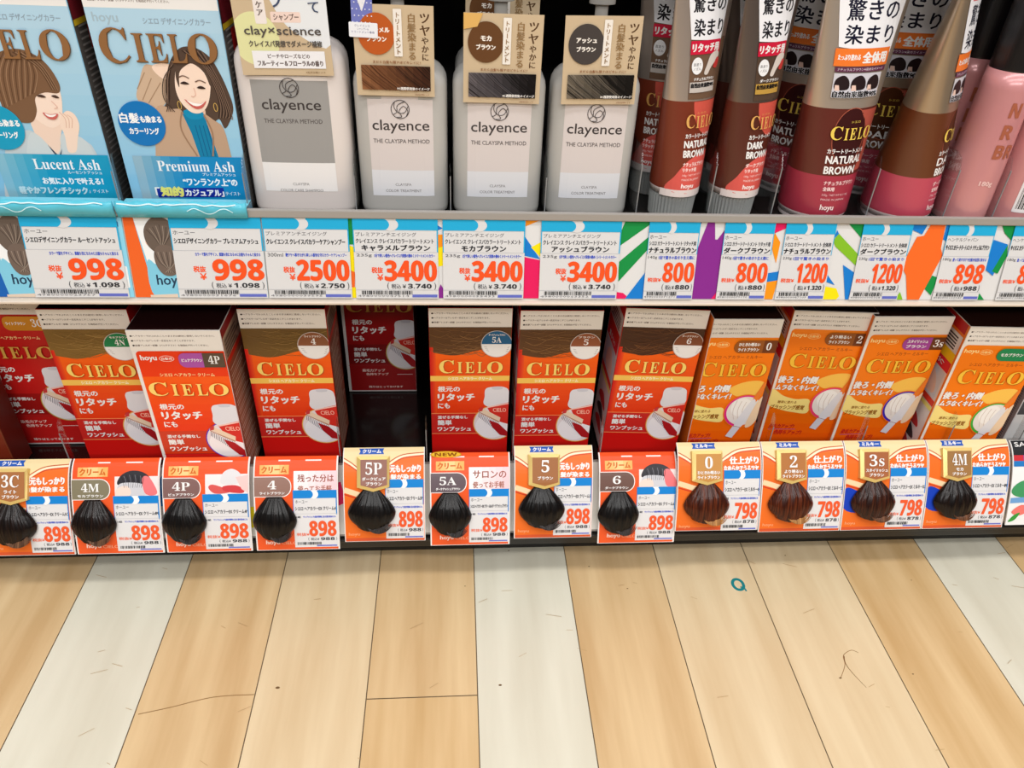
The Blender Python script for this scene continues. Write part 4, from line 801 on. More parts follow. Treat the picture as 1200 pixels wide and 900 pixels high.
def new_red_box(x, y, W, H, lean, code, sub, bcol, hair, label, sag=(25, 51), left_side=False, right_side=False, D=58):
    root = put_box('new', x, y, lean, 0, label); mp = shift_v(H)
    carton(W / 1000, D / 1000, H / 1000, ink((222, 40, 26), 0.32), ink((186, 24, 26), 0.35), ink((34, 16, 14), 0.5), root)  # near-black top ink paints in the deep shade below the upper shelf
    A = Art(0.00008, 0.3); n = 12
    for k in range(n): A.rect(0.3, -128 + k * 7.0, W - 0.3, -128 + (k + 1) * 7.02, mix((232, 58, 18), (246, 100, 14), k / (n - 1)))
    for k in range(5): A.rect(0.3, -128, 6 - k * 1.2, -44, mix((240, 90, 26), (206, 26, 22), (k + 1) / 5))
    A.rect(0.3, -152, W - 0.3, -125, (206, 42, 36)); A.rect(0.3, -125.6, W - 0.3, -124.8, (246, 150, 90)); A.rect(0.3, -152.4, W - 0.3, -151.6, (246, 150, 90)); A.rect(0.3, -H + 1, W - 0.3, -152.4, (212, 24, 20))
    A.rect(0.3, -84.3, W - 0.3, -77.9, (246, 198, 92)); A.text('シエロ ヘアカラー クリーム', 18, -83, 62, -79.4, (255, 246, 216), 0.15); A.build('front_print', root, mp)
    S = Art(0.0003, 0.3); a, b = sag; low = smooth([(0.3, -49.5), (a, -53.5), (b, -46.5), (W - 0.3, -40)], 6, False); hair_swirl(S, W, -21, low, hair[0], hair[1], len(code) + int(x * 100)); S.build('hair_band', root, mp, clip=(0.3, -60, W - 0.3, -21))
    warning(W, H, root, mp); badge(root, mp, W - 14.3, -39.8, bcol, code, sub, clipx=W - 0.1)
    T = Art(0.0004, 0.3); red_text(T); T.build('slogan_print', root, mp)
    P = Art(0.0006, 0.3); applicator(P, 66, -138, 0, 0, (236, 176, 92)); P.build('applicator_picture', root, mp, clip=(0, -200, W - 0.2, 0))
    logo(mp, root, 9.2, 72.3, -74.3, 15.8, (252, 218, 116), (150, 60, 16))
    if left_side: side_text(root, W, D, H, -1)
    if right_side: side_text(root, W, D, H, 1, right=True)
    return root
BRN = ((96, 62, 34), (176, 128, 78))
new_red_box(-0.3785, 0.036, 80, 181, 0.0, '4N', 'モカブラウン', (30, 130, 78), ((128, 96, 46), (196, 156, 92)), 'orange-red hair dye box with a green 4N badge half covered by the 4P box')
new_red_box(-0.2015, 0.0375, 80.5, 181, 0.0, '4', 'ライトブラウン', (140, 86, 56), ((112, 82, 38), (176, 138, 76)), 'orange-red hair dye box with a brown 4 badge, beside the empty gap', right_side=True)
new_red_box(-0.0258, 0.0400, 80, 181, 0.0, '5A', 'ダークアッシュブラウン', (34, 96, 140), BRN, 'orange-red hair dye box with a blue 5A badge')
new_red_box(0.0612, 0.0355, 80, 181, 0.0, '5', 'ブラウン', (146, 84, 54), BRN, 'orange-red hair dye box with a brown 5 badge next to the 5A box', left_side=True)
new_red_box(0.1560, 0.0365, 83, 181, 0.034, '6', 'ダークブラウン', (132, 76, 48), ((74, 42, 24), (150, 98, 58)), 'orange-red hair dye box with a brown 6 badge and white printed side', sag=(30, 58), left_side=True)

def old_red_box(x, y, W, H, lean, code, pill, shade_name, label, deep=False, right_side=False, D=58, turn=0.0, colour=None, foot=False):
    """Earlier design: white border on top and left, pill with the shade, red lower panel."""
    root = put_box('old', x, y, lean, turn, label); mp = shift_v(H); main = colour or (234, 58, 14)
    carton(W / 1000, D / 1000, H / 1000, ink((232, 228, 224), 0.32), ink((150, 28, 26), 0.35), ink((44, 16, 16), 0.5), root)  # top colour darkened to include the shade under the shelf above
    A = Art(0.00008, 0.3); lo = -H + 2.2 if foot else -H + 0.6
    A.rrect(3.4, lo, W - 0.3, -22, 4, main, (0, 0, 0, 1)); n = 8
    for k in range(n): A.rect(3.4, -114 + k * 8, W - 0.3, -114 + (k + 1) * 8.02, mix(main, (246, 92, 18) if not colour else main, k / (n - 1)))
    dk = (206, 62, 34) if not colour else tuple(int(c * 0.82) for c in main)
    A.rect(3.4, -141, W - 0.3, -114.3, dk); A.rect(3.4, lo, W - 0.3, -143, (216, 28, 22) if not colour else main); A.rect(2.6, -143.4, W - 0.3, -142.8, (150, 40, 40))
    A.text('hoyu', 6.6, -33.4, 20.6, -26.2, WHITE, 0.25); A.ring(29.4, -30, 6.4, 3, 0.5, (250, 220, 206)); A.text('白髪用', 24.8, -31.4, 34, -28.6, (250, 226, 214), 0.1)
    A.text('シエロ ヘアカラー クリーム', 19.4, -49.6, 68.4, -46, (252, 214, 150), 0.15)
    A.build('front_print', root, mp)
    warning(W, H, root, mp, 21.3)
    T = Art(0.0004, 0.3); red_text(T, 3.6, 9.6)
    if foot: T.text('染毛力アップ', 18, -152, 44, -148, (250, 220, 210), 0.15); T.text('色持ちアップ', 22, -157, 48, -153.4, (250, 220, 210), 0.15); T.rect(58, -156, 76, -155.5, WHITE); T.text('残りはとっておけます', 24, -H + 6, 64, -H + 9, (250, 230, 222), 0.12); T.rect(2.6, -H + 1, W, -H + 2.4, (214, 206, 206))
    T.build('slogan_print', root, mp)
    P = Art(0.0006, 0.3); applicator(P, 69, -126, 3.2, 9.6, (80, 50, 190) if not foot else (196, 176, 80)); P.build('applicator_picture', root, mp, clip=(0, -200, W - 0.2, 0))
    B = Art(0.001, 0.3); B.rrect(40, -39.2, W - 1, -23.6, 6, pill[0], (1, 0, 0, 1)); B.rect(61.5, -39.2, W - 1, -23.6, pill[1]); B.text(shade_name, 42.5, -33, 60.5, -29.6, WHITE, 0.15); B.text(serif(code), 66, -35.2, 66 + 5.2 * len(code), -26.4, WHITE); B.build('shade_badge', root, mp)
    logo(mp, root, 6.4, 78.4, -71.2, 15.6, (252, 214, 116) if not foot else (226, 176, 84), (150, 50, 16))
    if right_side: side_text(root, W, D, H, 1, right=True)
    return root
old_red_box(-0.2908, 0.006, 81.5, 177, 0.0, '4P', ((172, 84, 168), (92, 74, 58)), 'ピュアブラウン', 'white-bordered red hair dye box with a violet 4P label, standing forward of its row', right_side=True)
old_red_box(-0.4690, 0.0640, 80, 181, 0.0, '3C', ((206, 136, 36), (206, 136, 36)), 'ライトブラウン', 'dark red hair dye box set back at the left edge behind the 4N box', colour=(196, 30, 28), foot=True)  # body red taken darker, standing in for the shade it sits in
old_red_box(-0.1270, 0.1560, 80, 181, 0.0, '5P', ((150, 90, 120), (92, 74, 58)), 'ピュアブラウン', 'dark red hair dye box standing deep in the empty gap', colour=(160, 22, 24), foot=True)  # same design's red darkened further to imitate the gap's shade
old_red_box(-0.2160, 0.1560, 80, 181, 0.0, '4', ((150, 90, 60), (92, 74, 58)), 'ライトブラウン', 'dark red hair dye box deep in shadow behind the box with the 4 badge', colour=(160, 22, 24), foot=True)  # same shade-darkened red as the box in the gap
def dim_carton():
    root = put_box('dim', -0.5360, 0.020, 0.0, 0, 'plain brown-red carton at the left photo edge below the dark red box')
    carton(0.093, 0.03, 0.112, noisy('dim_carton_brown', (98, 42, 26), (128, 58, 30), (10, 10, 10), 0.35), ink((96, 30, 22), 0.35), ink((84, 40, 28), 0.4), root)
    A = Art(0.0001, 0.3); A.poly([(20, 1), (92, 1), (92, 60), (60, 84), (30, 60)], (116, 40, 22)); A.poly(smooth([(72, 40), (84, 58), (90, 84), (84, 100), (74, 80)], 4), (146, 96, 40)); A.build('front_print', root, flat, clip=(1, 1, 92, 111))
dim_carton()

def milky_box(x, y, W, H, lean, code, pc, shade_name, arc, label, left_side=False, D=58, turn=0.0, cut=0.0):
    root = put_box('milky', x, y, lean, turn, label); mp = shift_v(H, cut); Art.minu = cut + 0.4 if cut else None
    carton((W - cut) / 1000, D / 1000, H / 1000, ink((234, 226, 216), 0.32), ink((238, 120, 36), 0.35), ink((48, 22, 16), 0.5), root)  # top painted almost black, imitating the shade between box and shelf
    A = Art(0.00008, 0.3); A.rrect(2.8, -H + 0.6, W - 0.3, -21, 4, (244, 128, 16), (0, 0, 0, 1)); n = 12
    for k in range(n): A.rect(2.8, -H + 0.6 + k * (H - 27) / n, W - 0.3, -H + 0.6 + (k + 1.02) * (H - 27) / n, mix((232, 84, 8), (245, 124, 12), min(1, k / 6)))
    A.text('hoyu', 4.8, -31.4, 19, -25.4, (252, 214, 140), 0.25); A.ring(27, -29, 6.4, 3, 0.4, (252, 210, 130)); A.text('白髪用', 22.4, -30.4, 31.4, -27.6, (252, 214, 140), 0.1); A.text('シエロ ヘアカラー ミルキー', 16, -45.6, 70, -41.8, (176, 82, 16), 0.12)
    A.poly(smooth([(44, -84), (52, -77), (64, -73), (76, -73), (81, -78), (78, -92), (66, -90), (54, -92)], 4), (250, 196, 84)); A.text('染毛力アップ！', 8, -147, 36, -141, (196, 40, 30), 0.3, shear=0.3); A.text('色持ちアップ！', 16, -155, 46, -149, (196, 40, 30), 0.3, shear=0.3); A.stroke([(8, -148.4), (38, -147.4)], 0.6, (150, 70, 150))
    A.build('front_print', root, mp); warning(W, H, root, mp, 20.2)
    B = Art(0.001, 0.3); B.rrect(38.5, -38.4, W - 0.4, -23.8, 7, pc[0], (1, 0, 0, 1)); B.rect(68, -38.4, W - 0.4, -23.8, pc[1])
    if '\n' in shade_name:
        a, b = shade_name.split('\n'); B.text(a, 43, -30.4, 64, -26.6, WHITE, 0.2); B.text(b, 43, -36.2, 64, -32.4, WHITE, 0.2)
    else: B.text(shade_name, 42.5, -33, 65, -29.2, WHITE, 0.2)
    B.text(serif(code), 71, -35, 71 + 5 * len(code), -26.4, WHITE); B.build('shade_badge', root, mp, clip=(0, -300, W - 0.3, 0))
    logo(mp, root, 9.5, 77.5, -66.6, 17.2, (248, 196, 62), (132, 70, 8), shear=0.1)
    T = Art(0.0006, 0.3); T.text('後ろ・内側', 3.8, -86.4, 45, -77.4, WHITE, 0.5, shear=0.15, out=(170, 84, 20), ow=0.7); T.text('ムラなくキレイ！', 3.2, -95.4, 48, -88.6, WHITE, 0.45, shear=0.15, out=(170, 84, 20), ow=0.6)
    T.build('slogan_print', root, mp)
    R = Art(0.0004, 0.3); R.poly(smooth([(0.6, -95), (14, -103), (28, -107), (43, -107.5), (45, -124.5), (30, -124.5), (14, -121), (0.6, -114.5)], 5), (246, 222, 134)); R.text('簡単に塗れる', 10, -113, 30, -109.4, (150, 100, 30), 0.12, shear=0.1); R.text('ブラッシング感覚', 4, -121, 40, -115, (150, 96, 28), 0.25, shear=0.1); R.build('cream_ribbon', root, mp, clip=(0.3, -140, W, -80))
    P = Art(0.0008, 0.3); P.ell(66, -111.5, 22, 22, (236, 110, 22)); P.ring(66, -111.5, 19.6, 19.6, 2.4, arc, 60, 250); P.ell(66, -111, 18.6, 18.6, (232, 224, 218)); P.ell(62, -106, 11, 12, (244, 240, 236))
    for k in range(4): P.stroke(smooth([(56 + k * 5, -97 - k), (54 + k * 5, -110), (57 + k * 4.6, -122)], 5, False), 0.6, (206, 190, 182))
    P.poly(smooth([(75.5, -100), (80, -88), (82, -76), (79.6, -74), (76, -84), (72, -96)], 5), (236, 126, 44)); P.poly(smooth([(72, -96), (76, -101), (73, -118), (66, -133), (59, -130), (63, -116)], 5), (224, 222, 226)); P.poly([(58, -131), (66, -133.5), (60, -147), (52.5, -144.5)], (210, 208, 216)); P.stroke([(58.6, -130.4), (66.4, -132.8)], 0.6, (150, 90, 90)); P.poly(smooth([(76, -104), (82.5, -92), (83, -116), (78, -130), (71, -131)], 4), (236, 206, 172))
    P.build('applicator_picture', root, mp, clip=(0, -300, W - 0.2, 0))
    Art.minu = None
    if left_side: side_text(root, W, D, H, -1, milk=True)
    return root
M_BR = ((150, 84, 30), (112, 56, 22))
milky_box(0.2475, 0.0290, 82, 175.5, 0.0, '0', M_BR, 'ひときわ明るい\nライトブラウン', (222, 40, 130), 'bright orange hair dye box with a brown 0 label, tucked behind the 6 box', cut=12.5)
milky_box(0.3315, 0.0420, 84, 178, 0.0, '2', M_BR, 'より明るい\nライトブラウン', (232, 60, 110), 'bright orange hair dye box with a brown 2 label', left_side=True, turn=-0.06)
milky_box(0.4090, 0.0320, 82.5, 177, 0.0, '3s', ((160, 66, 150), (104, 54, 26)), 'スタイリッシュ\nブラウン', (56, 40, 170), 'bright orange hair dye box with a violet 3s label')
milky_box(0.4960, 0.0130, 82.5, 177, 0.0, '4M', ((24, 136, 82), (24, 120, 72)), 'モカブラウン', (66, 170, 60), 'bright orange hair dye box with a green label, last of the orange row', left_side=True, turn=-0.04)
def silver_box():
    root = put_box('silver', 0.6010, 0.0240, 0.0, 0.0, 'grey and white carton of another product at the right photo edge of the low shelf'); W, D, H = 82, 58, 168
    carton(W / 1000, D / 1000, H / 1000, ink((206, 206, 208), 0.3), ink((150, 150, 154), 0.35), ink((90, 90, 92), 0.4), root)
    A = Art(0.0001, 0.3); A.rect(1, 60, W - 1, H - 1, (70, 70, 74)); A.rect(1, 2, W - 1, 60, (214, 212, 212)); A.poly(smooth([(6, 74), (14, 60), (34, 54), (60, 58), (70, 80), (40, 90)], 4), (232, 200, 176)); A.poly(smooth([(10, 84), (30, 96), (64, 92), (74, 74), (50, 70), (24, 72)], 4), (52, 40, 36)); A.build('front_print', root, flat)
    S = Art(0.0001, 0.4); S.rect(1, 1, D - 1, H - 1, (156, 156, 160)); rnd = random.Random(2)
    for k in range(60): S.rect(4, 5 + k * 2.7, rnd.uniform(36, D - 3), 6.2 + k * 2.7, (104, 104, 110))
    S.build('side_print', root, side_map(0.0, D, -1))
silver_box()

# ---------------------------------------------------------------- curved hair sample cards
CP0, CP1, CP2 = Vector((0.003, 0.1525)), Vector((-0.020, 0.1525)), Vector((-0.050, 0.069))
_cs = []; _cl = 0.0
for k in range(401):
    t = k / 400; p = CP0 * (1 - t) ** 2 + CP1 * (2 * t * (1 - t)) + CP2 * t * t; tg = (CP1 - CP0) * (2 * (1 - t)) + (CP2 - CP1) * (2 * t)
    if k: _cl += (p - _cs[-1][1]).length
    tg.normalize(); _cs.append((_cl * 1000, p.copy(), tg.copy()))
def card_point(s_):
    s_ = max(0.0, s_); i = min(399, int(s_ / (_cl * 1000) * 400))
    while i < 399 and _cs[i + 1][0] < s_: i += 1
    while i > 0 and _cs[i][0] > s_: i -= 1
    a, b = _cs[i], _cs[i + 1]; f = (s_ - a[0]) / max(1e-9, b[0] - a[0]); return a[1].lerp(b[1], f) if f <= 1 else b[1] + b[2] * ((s_ - b[0]) / 1000), a[2].lerp(b[2], min(1, f))
def card_map(x0, dz, W, bow=0.0):              # u in mm from the card's left edge, v = minus the distance down from the top fold
    def m(u, v, d):
        p, t = card_point(-v); n = Vector((t.y, -t.x)); n = -n if n.x > 0.0 and n.y < 0 else n
        n = Vector((t.y, -t.x)) if t.y < 0 else Vector((t.y, -t.x))
        q = p + Vector((t.y, -t.x)).normalized() * d
        return (x0 + u / 1000, q.x, q.y + dz)
    return m
HAIRM = {}
def hair_mat(name, c, hl):
    if name in HAIRM: return HAIRM[name]
    m = mat('hair_' + name, c, 0.27, 0, 0.3); nt = m.node_tree; b = nt.nodes['Principled BSDF']
    tc = nt.nodes.new('ShaderNodeTexCoord'); mp = nt.nodes.new('ShaderNodeMapping'); mp.inputs['Scale'].default_value = (900, 40, 40)
    nz = nt.nodes.new('ShaderNodeTexNoise'); nz.inputs['Scale'].default_value = 1; nz.inputs['Detail'].default_value = 4
    cr = nt.nodes.new('ShaderNodeValToRGB'); cr.color_ramp.elements[0].color = rgb(c); cr.color_ramp.elements[1].color = rgb(hl); cr.color_ramp.elements[0].position = 0.42; cr.color_ramp.elements[1].position = 0.8
    nt.links.new(tc.outputs['Object'], mp.inputs[0]); nt.links.new(mp.outputs[0], nz.inputs['Vector']); nt.links.new(nz.outputs['Fac'], cr.inputs['Fac']); nt.links.new(cr.outputs[0], b.inputs['Base Color'])
    HAIRM[name] = m; return m
def hair_swatch(root, mp, cx, s0, s1, half, hm, tipm, origin, seed, lean=0.0):
    """A flattened tuft of sample hair: narrow at the clip, full and round below, its ends curling round to the right."""
    bm = bmesh.new(); og = Vector(origin); NS, NT = 34, 60; rnd = random.Random(seed); ph = [rnd.uniform(0, 6.28) for _ in range(5)]
    def width(a):
        if a < 0.56: return 7.4 + (half - 7.4) * (0.35 * a / 0.56 + 0.65 * math.sin(math.pi / 2 * a / 0.56))
        q = (a - 0.56) / 0.44; return half * math.sqrt(max(0.0, 1 - (q * 0.99) ** 2.1))
    rows = []
    for i in range(NS + 1):
        a = i / NS; wd = width(a); s_ = s0 + (s1 - s0) * a; row = []
        for j in range(NT + 1):
            t = -1 + 2 * j / NT; bul = 0.0016 + (0.0095 * (0.30 + 0.70 * math.sin(math.pi * min(1, a * 0.75 + 0.08)))) * max(0.0, 1 - abs(t) ** 2.4) ** 0.6
            rip = 0.00016 * math.sin(t * 46 + 2.2 * math.sin(a * 4 + ph[0]) + ph[1]) + 0.00028 * math.sin(t * 17 + a * 5 + ph[2]) + 0.0001 * math.sin(t * 90 + a * 9 + ph[3])
            fall = min(1.0, (1 - abs(t)) * 5); r_ = s_ - 3.2 * (t * t) * a * (1 if a < 0.9 else 0.4)
            row.append(bm.verts.new(Vector(mp(cx + lean * a + wd * t, -r_, 0.0009 + (bul + rip * fall) * min(1, 0.35 + a * 2.2) * (1 if a < 0.97 else 0.5))) - og))
        rows.append(row)
    for i in range(NS):
        for j in range(NT): bm.faces.new((rows[i][j], rows[i + 1][j], rows[i + 1][j + 1], rows[i][j + 1]))
    top = [bm.verts.new(Vector(mp(cx + width(0) * (-1 + 2 * j / NT), -s0, 0.0006)) - og) for j in range(NT + 1)]
    for j in range(NT): bm.faces.new((top[j], rows[0][j], rows[0][j + 1], top[j + 1]))
    bmesh.ops.recalc_face_normals(bm, faces=bm.faces[:]); o = bm_obj('hair_swatch', bm, hm, root, smooth=True)
    tb = bmesh.new(); H_ = s1 - s0
    for k in range(11):                        # the curled tips: tapering strands sweeping along the lower right rim
        rr = 1 - k * 0.035; a0, a1 = 205 + k * 4, 328 + rnd.uniform(-8, 10); path = []
        for q in range(13):
            th = math.radians(a0 + (a1 - a0) * q / 12); path.append((cx + lean + half * 0.30 + half * 0.62 * rr * math.cos(th), -(s0 + H_ * 0.64) + H_ * 0.325 * rr * math.sin(th), 0.0088 + 0.0030 * math.sin(math.pi * q / 12) - k * 0.0002))
        prev = None
        for q, (u, v, d) in enumerate(path):
            rad = 0.00075 * (1 - 0.8 * q / 12) * (0.6 + 0.4 * min(1, q / 2)); c = Vector(mp(u, v, d)) - og
            nx = path[min(q + 1, 12)]; px = path[max(q - 1, 0)]; dr = (Vector(mp(*nx)) - Vector(mp(*px))).normalized(); sd = dr.cross(Vector((0, -0.6, 0.8))).normalized(); up = sd.cross(dr)
            ring = [tb.verts.new(c + sd * rad * math.cos(w_ * 1.0472) + up * rad * math.sin(w_ * 1.0472)) for w_ in range(6)]
            if prev:
                for w_ in range(6): tb.faces.new((prev[w_], prev[(w_ + 1) % 6], ring[(w_ + 1) % 6], ring[w_]))
            prev = ring
    bmesh.ops.recalc_face_normals(tb, faces=tb.faces[:]); bm_obj('curled_tip', tb, tipm, o, smooth=True)
    return o
def low_tag(mp0, x0, x1, s0, s1, origin, name, price, tax, label, seed, long_=False):
    """Small blue-topped price tag stuck on a sample card."""
    W, H = x1 - x0, s1 - s0; root = empty('price_tag', origin); tag(root, label, 'price tag', 'small price tags on the hair sample cards')
    mp = lambda u, v, d: mp0(x0 + u, -(s0 + v), d + 0.00035); U = lambda f: W * f; S = lambda f: H * f; sl = ('v', 4, H - 2, 6)
    # v is measured downwards here, so lettering is laid out on a flipped copy of the mapping
    mf = lambda u, v, d: mp0(x0 + u, -(s1 - v), d + 0.00035); Y = lambda f: H * (1 - f)
    A = Art(0.0, 0.4); A.rect(0, 0, W, H, (224, 222, 222)); A.rect(0, Y(0.42), U(0.014), H, (30, 130, 206)); A.rect(U(0.975), Y(0.42), W, H, (30, 130, 206))
    A.text('ホーユー', U(0.05), Y(0.225), U(0.33), Y(0.165), (96, 96, 100), 0.05); A.text(name, U(0.04), Y(0.345), U(0.97), Y(0.28), (60, 60, 64), 0.16, res=1)
    A.rect(0, Y(0.405), W, Y(0.40), (180, 180, 184)); A.text('1組', U(0.06), Y(0.475), U(0.16), Y(0.44), (70, 70, 74), 0.1); A.text('ワンプッシュで2剤が同時に出る部分染めにも', U(0.22), Y(0.475), U(0.96), Y(0.44), (70, 90, 196), 0.12, res=1)
    A.text('税抜¥', U(0.05), Y(0.795), U(0.34), Y(0.74), (232, 110, 76), 0.12); A.text('(', U(0.31), Y(0.885), U(0.335), Y(0.82), (90, 90, 94)); A.text('税込¥', U(0.37), Y(0.878), U(0.56), Y(0.828), (96, 96, 100), 0.06); A.text(sbold(tax), U(0.60), Y(0.878), U(0.92), Y(0.825), (64, 64, 68), 0.1); A.text(')', U(0.95), Y(0.885), U(0.975), Y(0.82), (90, 90, 94))
    A.rect(U(0.50), Y(0.985), U(0.97), Y(0.962), (110, 116, 196)); A.build('tag_sheet', root, mf, origin, slices=sl)
    B = Art(0.0003, 0.35); B.rect(0, Y(0.135), W, H, (28, 132, 210)); B.poly([(U(0.42), H), (U(0.57), H)] + [(U(0.43 + 0.15 * math.cos(t * 0.1745)), Y(0.07 + 0.085 * math.sin(t * 0.1745))) for t in range(-4, 8)] + [(U(0.43), Y(0.137))] + [(U(0.30 + 0.16 * math.cos(t * 0.1745)), Y(0.07 + 0.085 * math.sin(t * 0.1745))) for t in range(7, -6, -1)], (240, 242, 243)); B.build('header_band', root, mf, origin, slices=sl, clip=(0, 0, W, H))
    P = Art(0.0003, 0.4); P.text(sbold(price), U(0.35), Y(0.80), U(0.96), Y(0.53), (234, 92, 48), 0.42); P.build('price_figure', root, mf, origin, slices=sl)
    C = Art(0.0003, 0.4); C.bars(U(0.06), Y(0.955), U(0.62), Y(0.905), seed=seed); C.build('barcode', root, mf, origin, slices=sl)
def sample_card(kind, x0, W, dz, code, sub, pc, hair, pic, name, price, tax, label, tlabel, tx=38, ts=40, seed=1, txt=None, blue=False, new=False, Ls=101.0):
    mp = card_map(x0, dz, W); org = Vector((x0 + W / 2000, -0.03, 0.08 + dz)); root = empty('hair_sample_card', org); tag(root, label, 'hair sample card', 'curved hair sample cards along the low rail')
    sheet('card_sheet', mp, 0, -3.5, W, -Ls, -0.0014, -0.0001, ink((240, 236, 232), 0.35), root, 26, org); sl = ('v', -100, -4, 4)
    A = Art(0.00005, 0.32); or_ = (236, 92, 44)
    if kind == 'red':
        A.rect(1.3, -Ls + 0.6, W - 1.5, -3.6, or_); A.rect(1.3, -26, W - 1.5, -3.6, (238, 84, 36))
        A.rect(W * 0.29, -9, W * 0.43, -7.6, (246, 236, 232)); A.rect(W * 0.61, -9, W * 0.80, -7.6, (246, 236, 232))
        for k in range(6): A.rect(6 + k * 4.7, -22, 6 + (k + 1) * 4.72, -12.8, mix((246, 214, 150), (248, 176, 96), abs(k - 2.5) / 2.5))
        A.text('クリーム', 8, -20.6, 32, -14.2, (206, 100, 24), 0.4); A.text('hoyu', 9.8, -95.4, 23, -90, (250, 214, 198), 0.25); A.text('CIELO', 25, -94.6, 40, -91.6, (246, 176, 140), 0.05)
        A.build('card_print', root, mp, org, slices=sl)
        B = Art(0.0004, 0.32); B.rrect(0.8, -44.6, 36.8, -24, 9.5, (248, 238, 232), (0, 1, 1, 0)); B.rrect(0.8, -43.9, 36, -24.7, 9, pc, (0, 1, 1, 0)); n = len(code); B.text(serif(code), 18 - 4.2 * n, -36.6, 18 + 4.2 * n, -28.2, WHITE); B.text(sub, 6, -41.8, 30, -39.2, WHITE, 0.15); B.build('shade_plate', root, mp, org, slices=sl)
        P = Art(0.0004, 0.32)
        if pic == 'head':
            P.rect(41, -41, W - 1, -22, (240, 226, 224)); P.poly(smooth([(44, -30), (46, -22), (54, -17), (64, -17), (72, -21), (76, -28), (70, -30), (58, -28)], 5), (48, 46, 52)); P.poly(smooth([(43, -36), (46, -29), (58, -28), (68, -30), (72, -36), (68, -41), (46, -41)], 4), (206, 206, 212)); P.poly(smooth([(42, -41), (43, -34), (52, -31), (56, -36), (54, -41)], 4), (240, 216, 204)); P.poly(smooth([(67, -24), (72, -22), (77, -28), (81, -38), (76, -41), (69, -38)], 4), (236, 120, 124))
            for k in range(9): P.stroke(smooth([(47 + k * 2.6, -20 + abs(k - 4) * -0.5), (49 + k * 2.4, -26), (50 + k * 2, -33)], 4, False), 0.35, (130, 130, 140) if k % 2 else (24, 22, 26))
        elif pic == 'pump':
            P.rect(41, -41, W - 1, -21, (240, 230, 230)); P.poly(smooth([(56, -30), (58, -20), (66, -16), (74, -20), (76, -28), (68, -31)], 5), (222, 220, 222)); P.poly(smooth([(44, -34), (48, -31), (60, -35), (64, -39), (50, -40)], 4), (216, 90, 86)); P.poly(smooth([(58, -33), (70, -32), (78, -36), (76, -40), (60, -38)], 4), (206, 64, 68)); P.poly([(70, -24), (W - 1, -22), (W - 1, -40), (76, -36)], (240, 200, 196))
        else:
            for k in range(6): P.rect(39 + k * (W - 40) / 6, -41, 39 + (k + 1.02) * (W - 40) / 6, -19, mix((244, 240, 240), (246, 200, 206), k / 6))
            P.text(txt, 43, -30, W - 4, -22.5, (150, 84, 70), 0.2); P.text('使ってお手軽', 43, -40, W - 6, -33.5, (170, 110, 96), 0.2)
        P.build('side_picture', root, mp, org, slices=sl)
        hair_swatch(root, mp, 20, 44.2, 88.5, 21.5, hair[0], hair[1], org, seed)
        if new:
            N = Art(0.001, 0.3); N.ell(16, -0.6, 15.6, 4.6, (206, 150, 30)); N.ell(16, -0.6, 14.6, 3.8, (248, 206, 60)); N.text(sbold('NEW'), 5, -2.6, 27, 1.6, (150, 90, 20), 0.2)
            N.build('new_sticker', root, lambda u, v, d: (x0 + u / 1000, -0.0034 - d - 0.001, 0.1545 + dz + v / 1000), org)
    else:
        cr = (238, 216, 166); A.rect(0.8, -Ls + 0.5, W - 0.8, -3.6, (236, 112, 40)); A.rect(0.8, -Ls + 0.5, W - 0.8, -Ls + 4, (214, 88, 48))
        A.poly([(0.8, -3.6), (W - 0.8, -3.6), (W - 0.8, -11.5)] + smooth([(W - 0.8, -11.5), (W * 0.78, -13), (W * 0.64, -18), (W * 0.52, -26), (W * 0.40, -29), (W * 0.2, -24), (0.8, -17)], 5, False), cr)
        for k, (c, wd) in enumerate((((196, 96, 60), 1.0), ((250, 236, 206), 1.6), ((206, 70, 44), 0.8))): A.stroke(smooth([(W - 0.8, -9.5 - k * 1.6), (W * 0.74, -11.5 - k * 1.8), (W * 0.60, -17 - k * 2), (W * 0.48, -25 - k * 1.2)], 6, False), wd, c); A.stroke(smooth([(0.8, -14.5 - k * 2.2), (W * 0.10, -19 - k * 2), (W * 0.2, -25.5 - k * 1.6)], 6, False), wd, c)
        A.stroke(smooth([(0.8, -46), (W * 0.12, -49), (W * 0.24, -52), (W * 0.5, -54)], 5, False), 5.4, (244, 214, 170)); A.stroke(smooth([(0.8, -50.5), (W * 0.12, -53.5), (W * 0.24, -56)], 5, False), 1.2, (206, 60, 40))
        if blue: A.poly(smooth([(0.8, -54), (14, -57), (20, -62), (18, -80), (0.8, -76)], 4), (30, 66, 184))
        rb = (38, 88, 180); A.poly([(15.4, -4.9), (40, -4.7), (38.8, -7.8), (40, -10.9), (15.4, -10.9), (16.8, -7.8)], rb); A.text('ミルキー' if kind == 'milky' else 'クリーム', 19, -9.8, 37, -5.9, WHITE, 0.3)
        if kind == 'milky': A.text('仕上がり', 54, -26.8, 84, -19.4, WHITE, 0.5, out=(206, 70, 30), ow=0.5); A.text('なめらかでうるツヤ', 48, -34, 84, -28.4, WHITE, 0.4, out=(206, 70, 30), ow=0.4)
        else: A.text('根元もしっかり', 41, -29, W - 4, -21.6, WHITE, 0.5, out=(196, 60, 30), ow=0.5); A.text('白髪が染まる', 41, -36, W - 4, -31, WHITE, 0.4, out=(196, 60, 30), ow=0.4)
        A.text('hoyu', 4, -95, 15, -91, (244, 170, 120), 0.1); A.build('card_print', root, mp, org, slices=sl, clip=(0.6, -Ls, W - 0.6, -3))
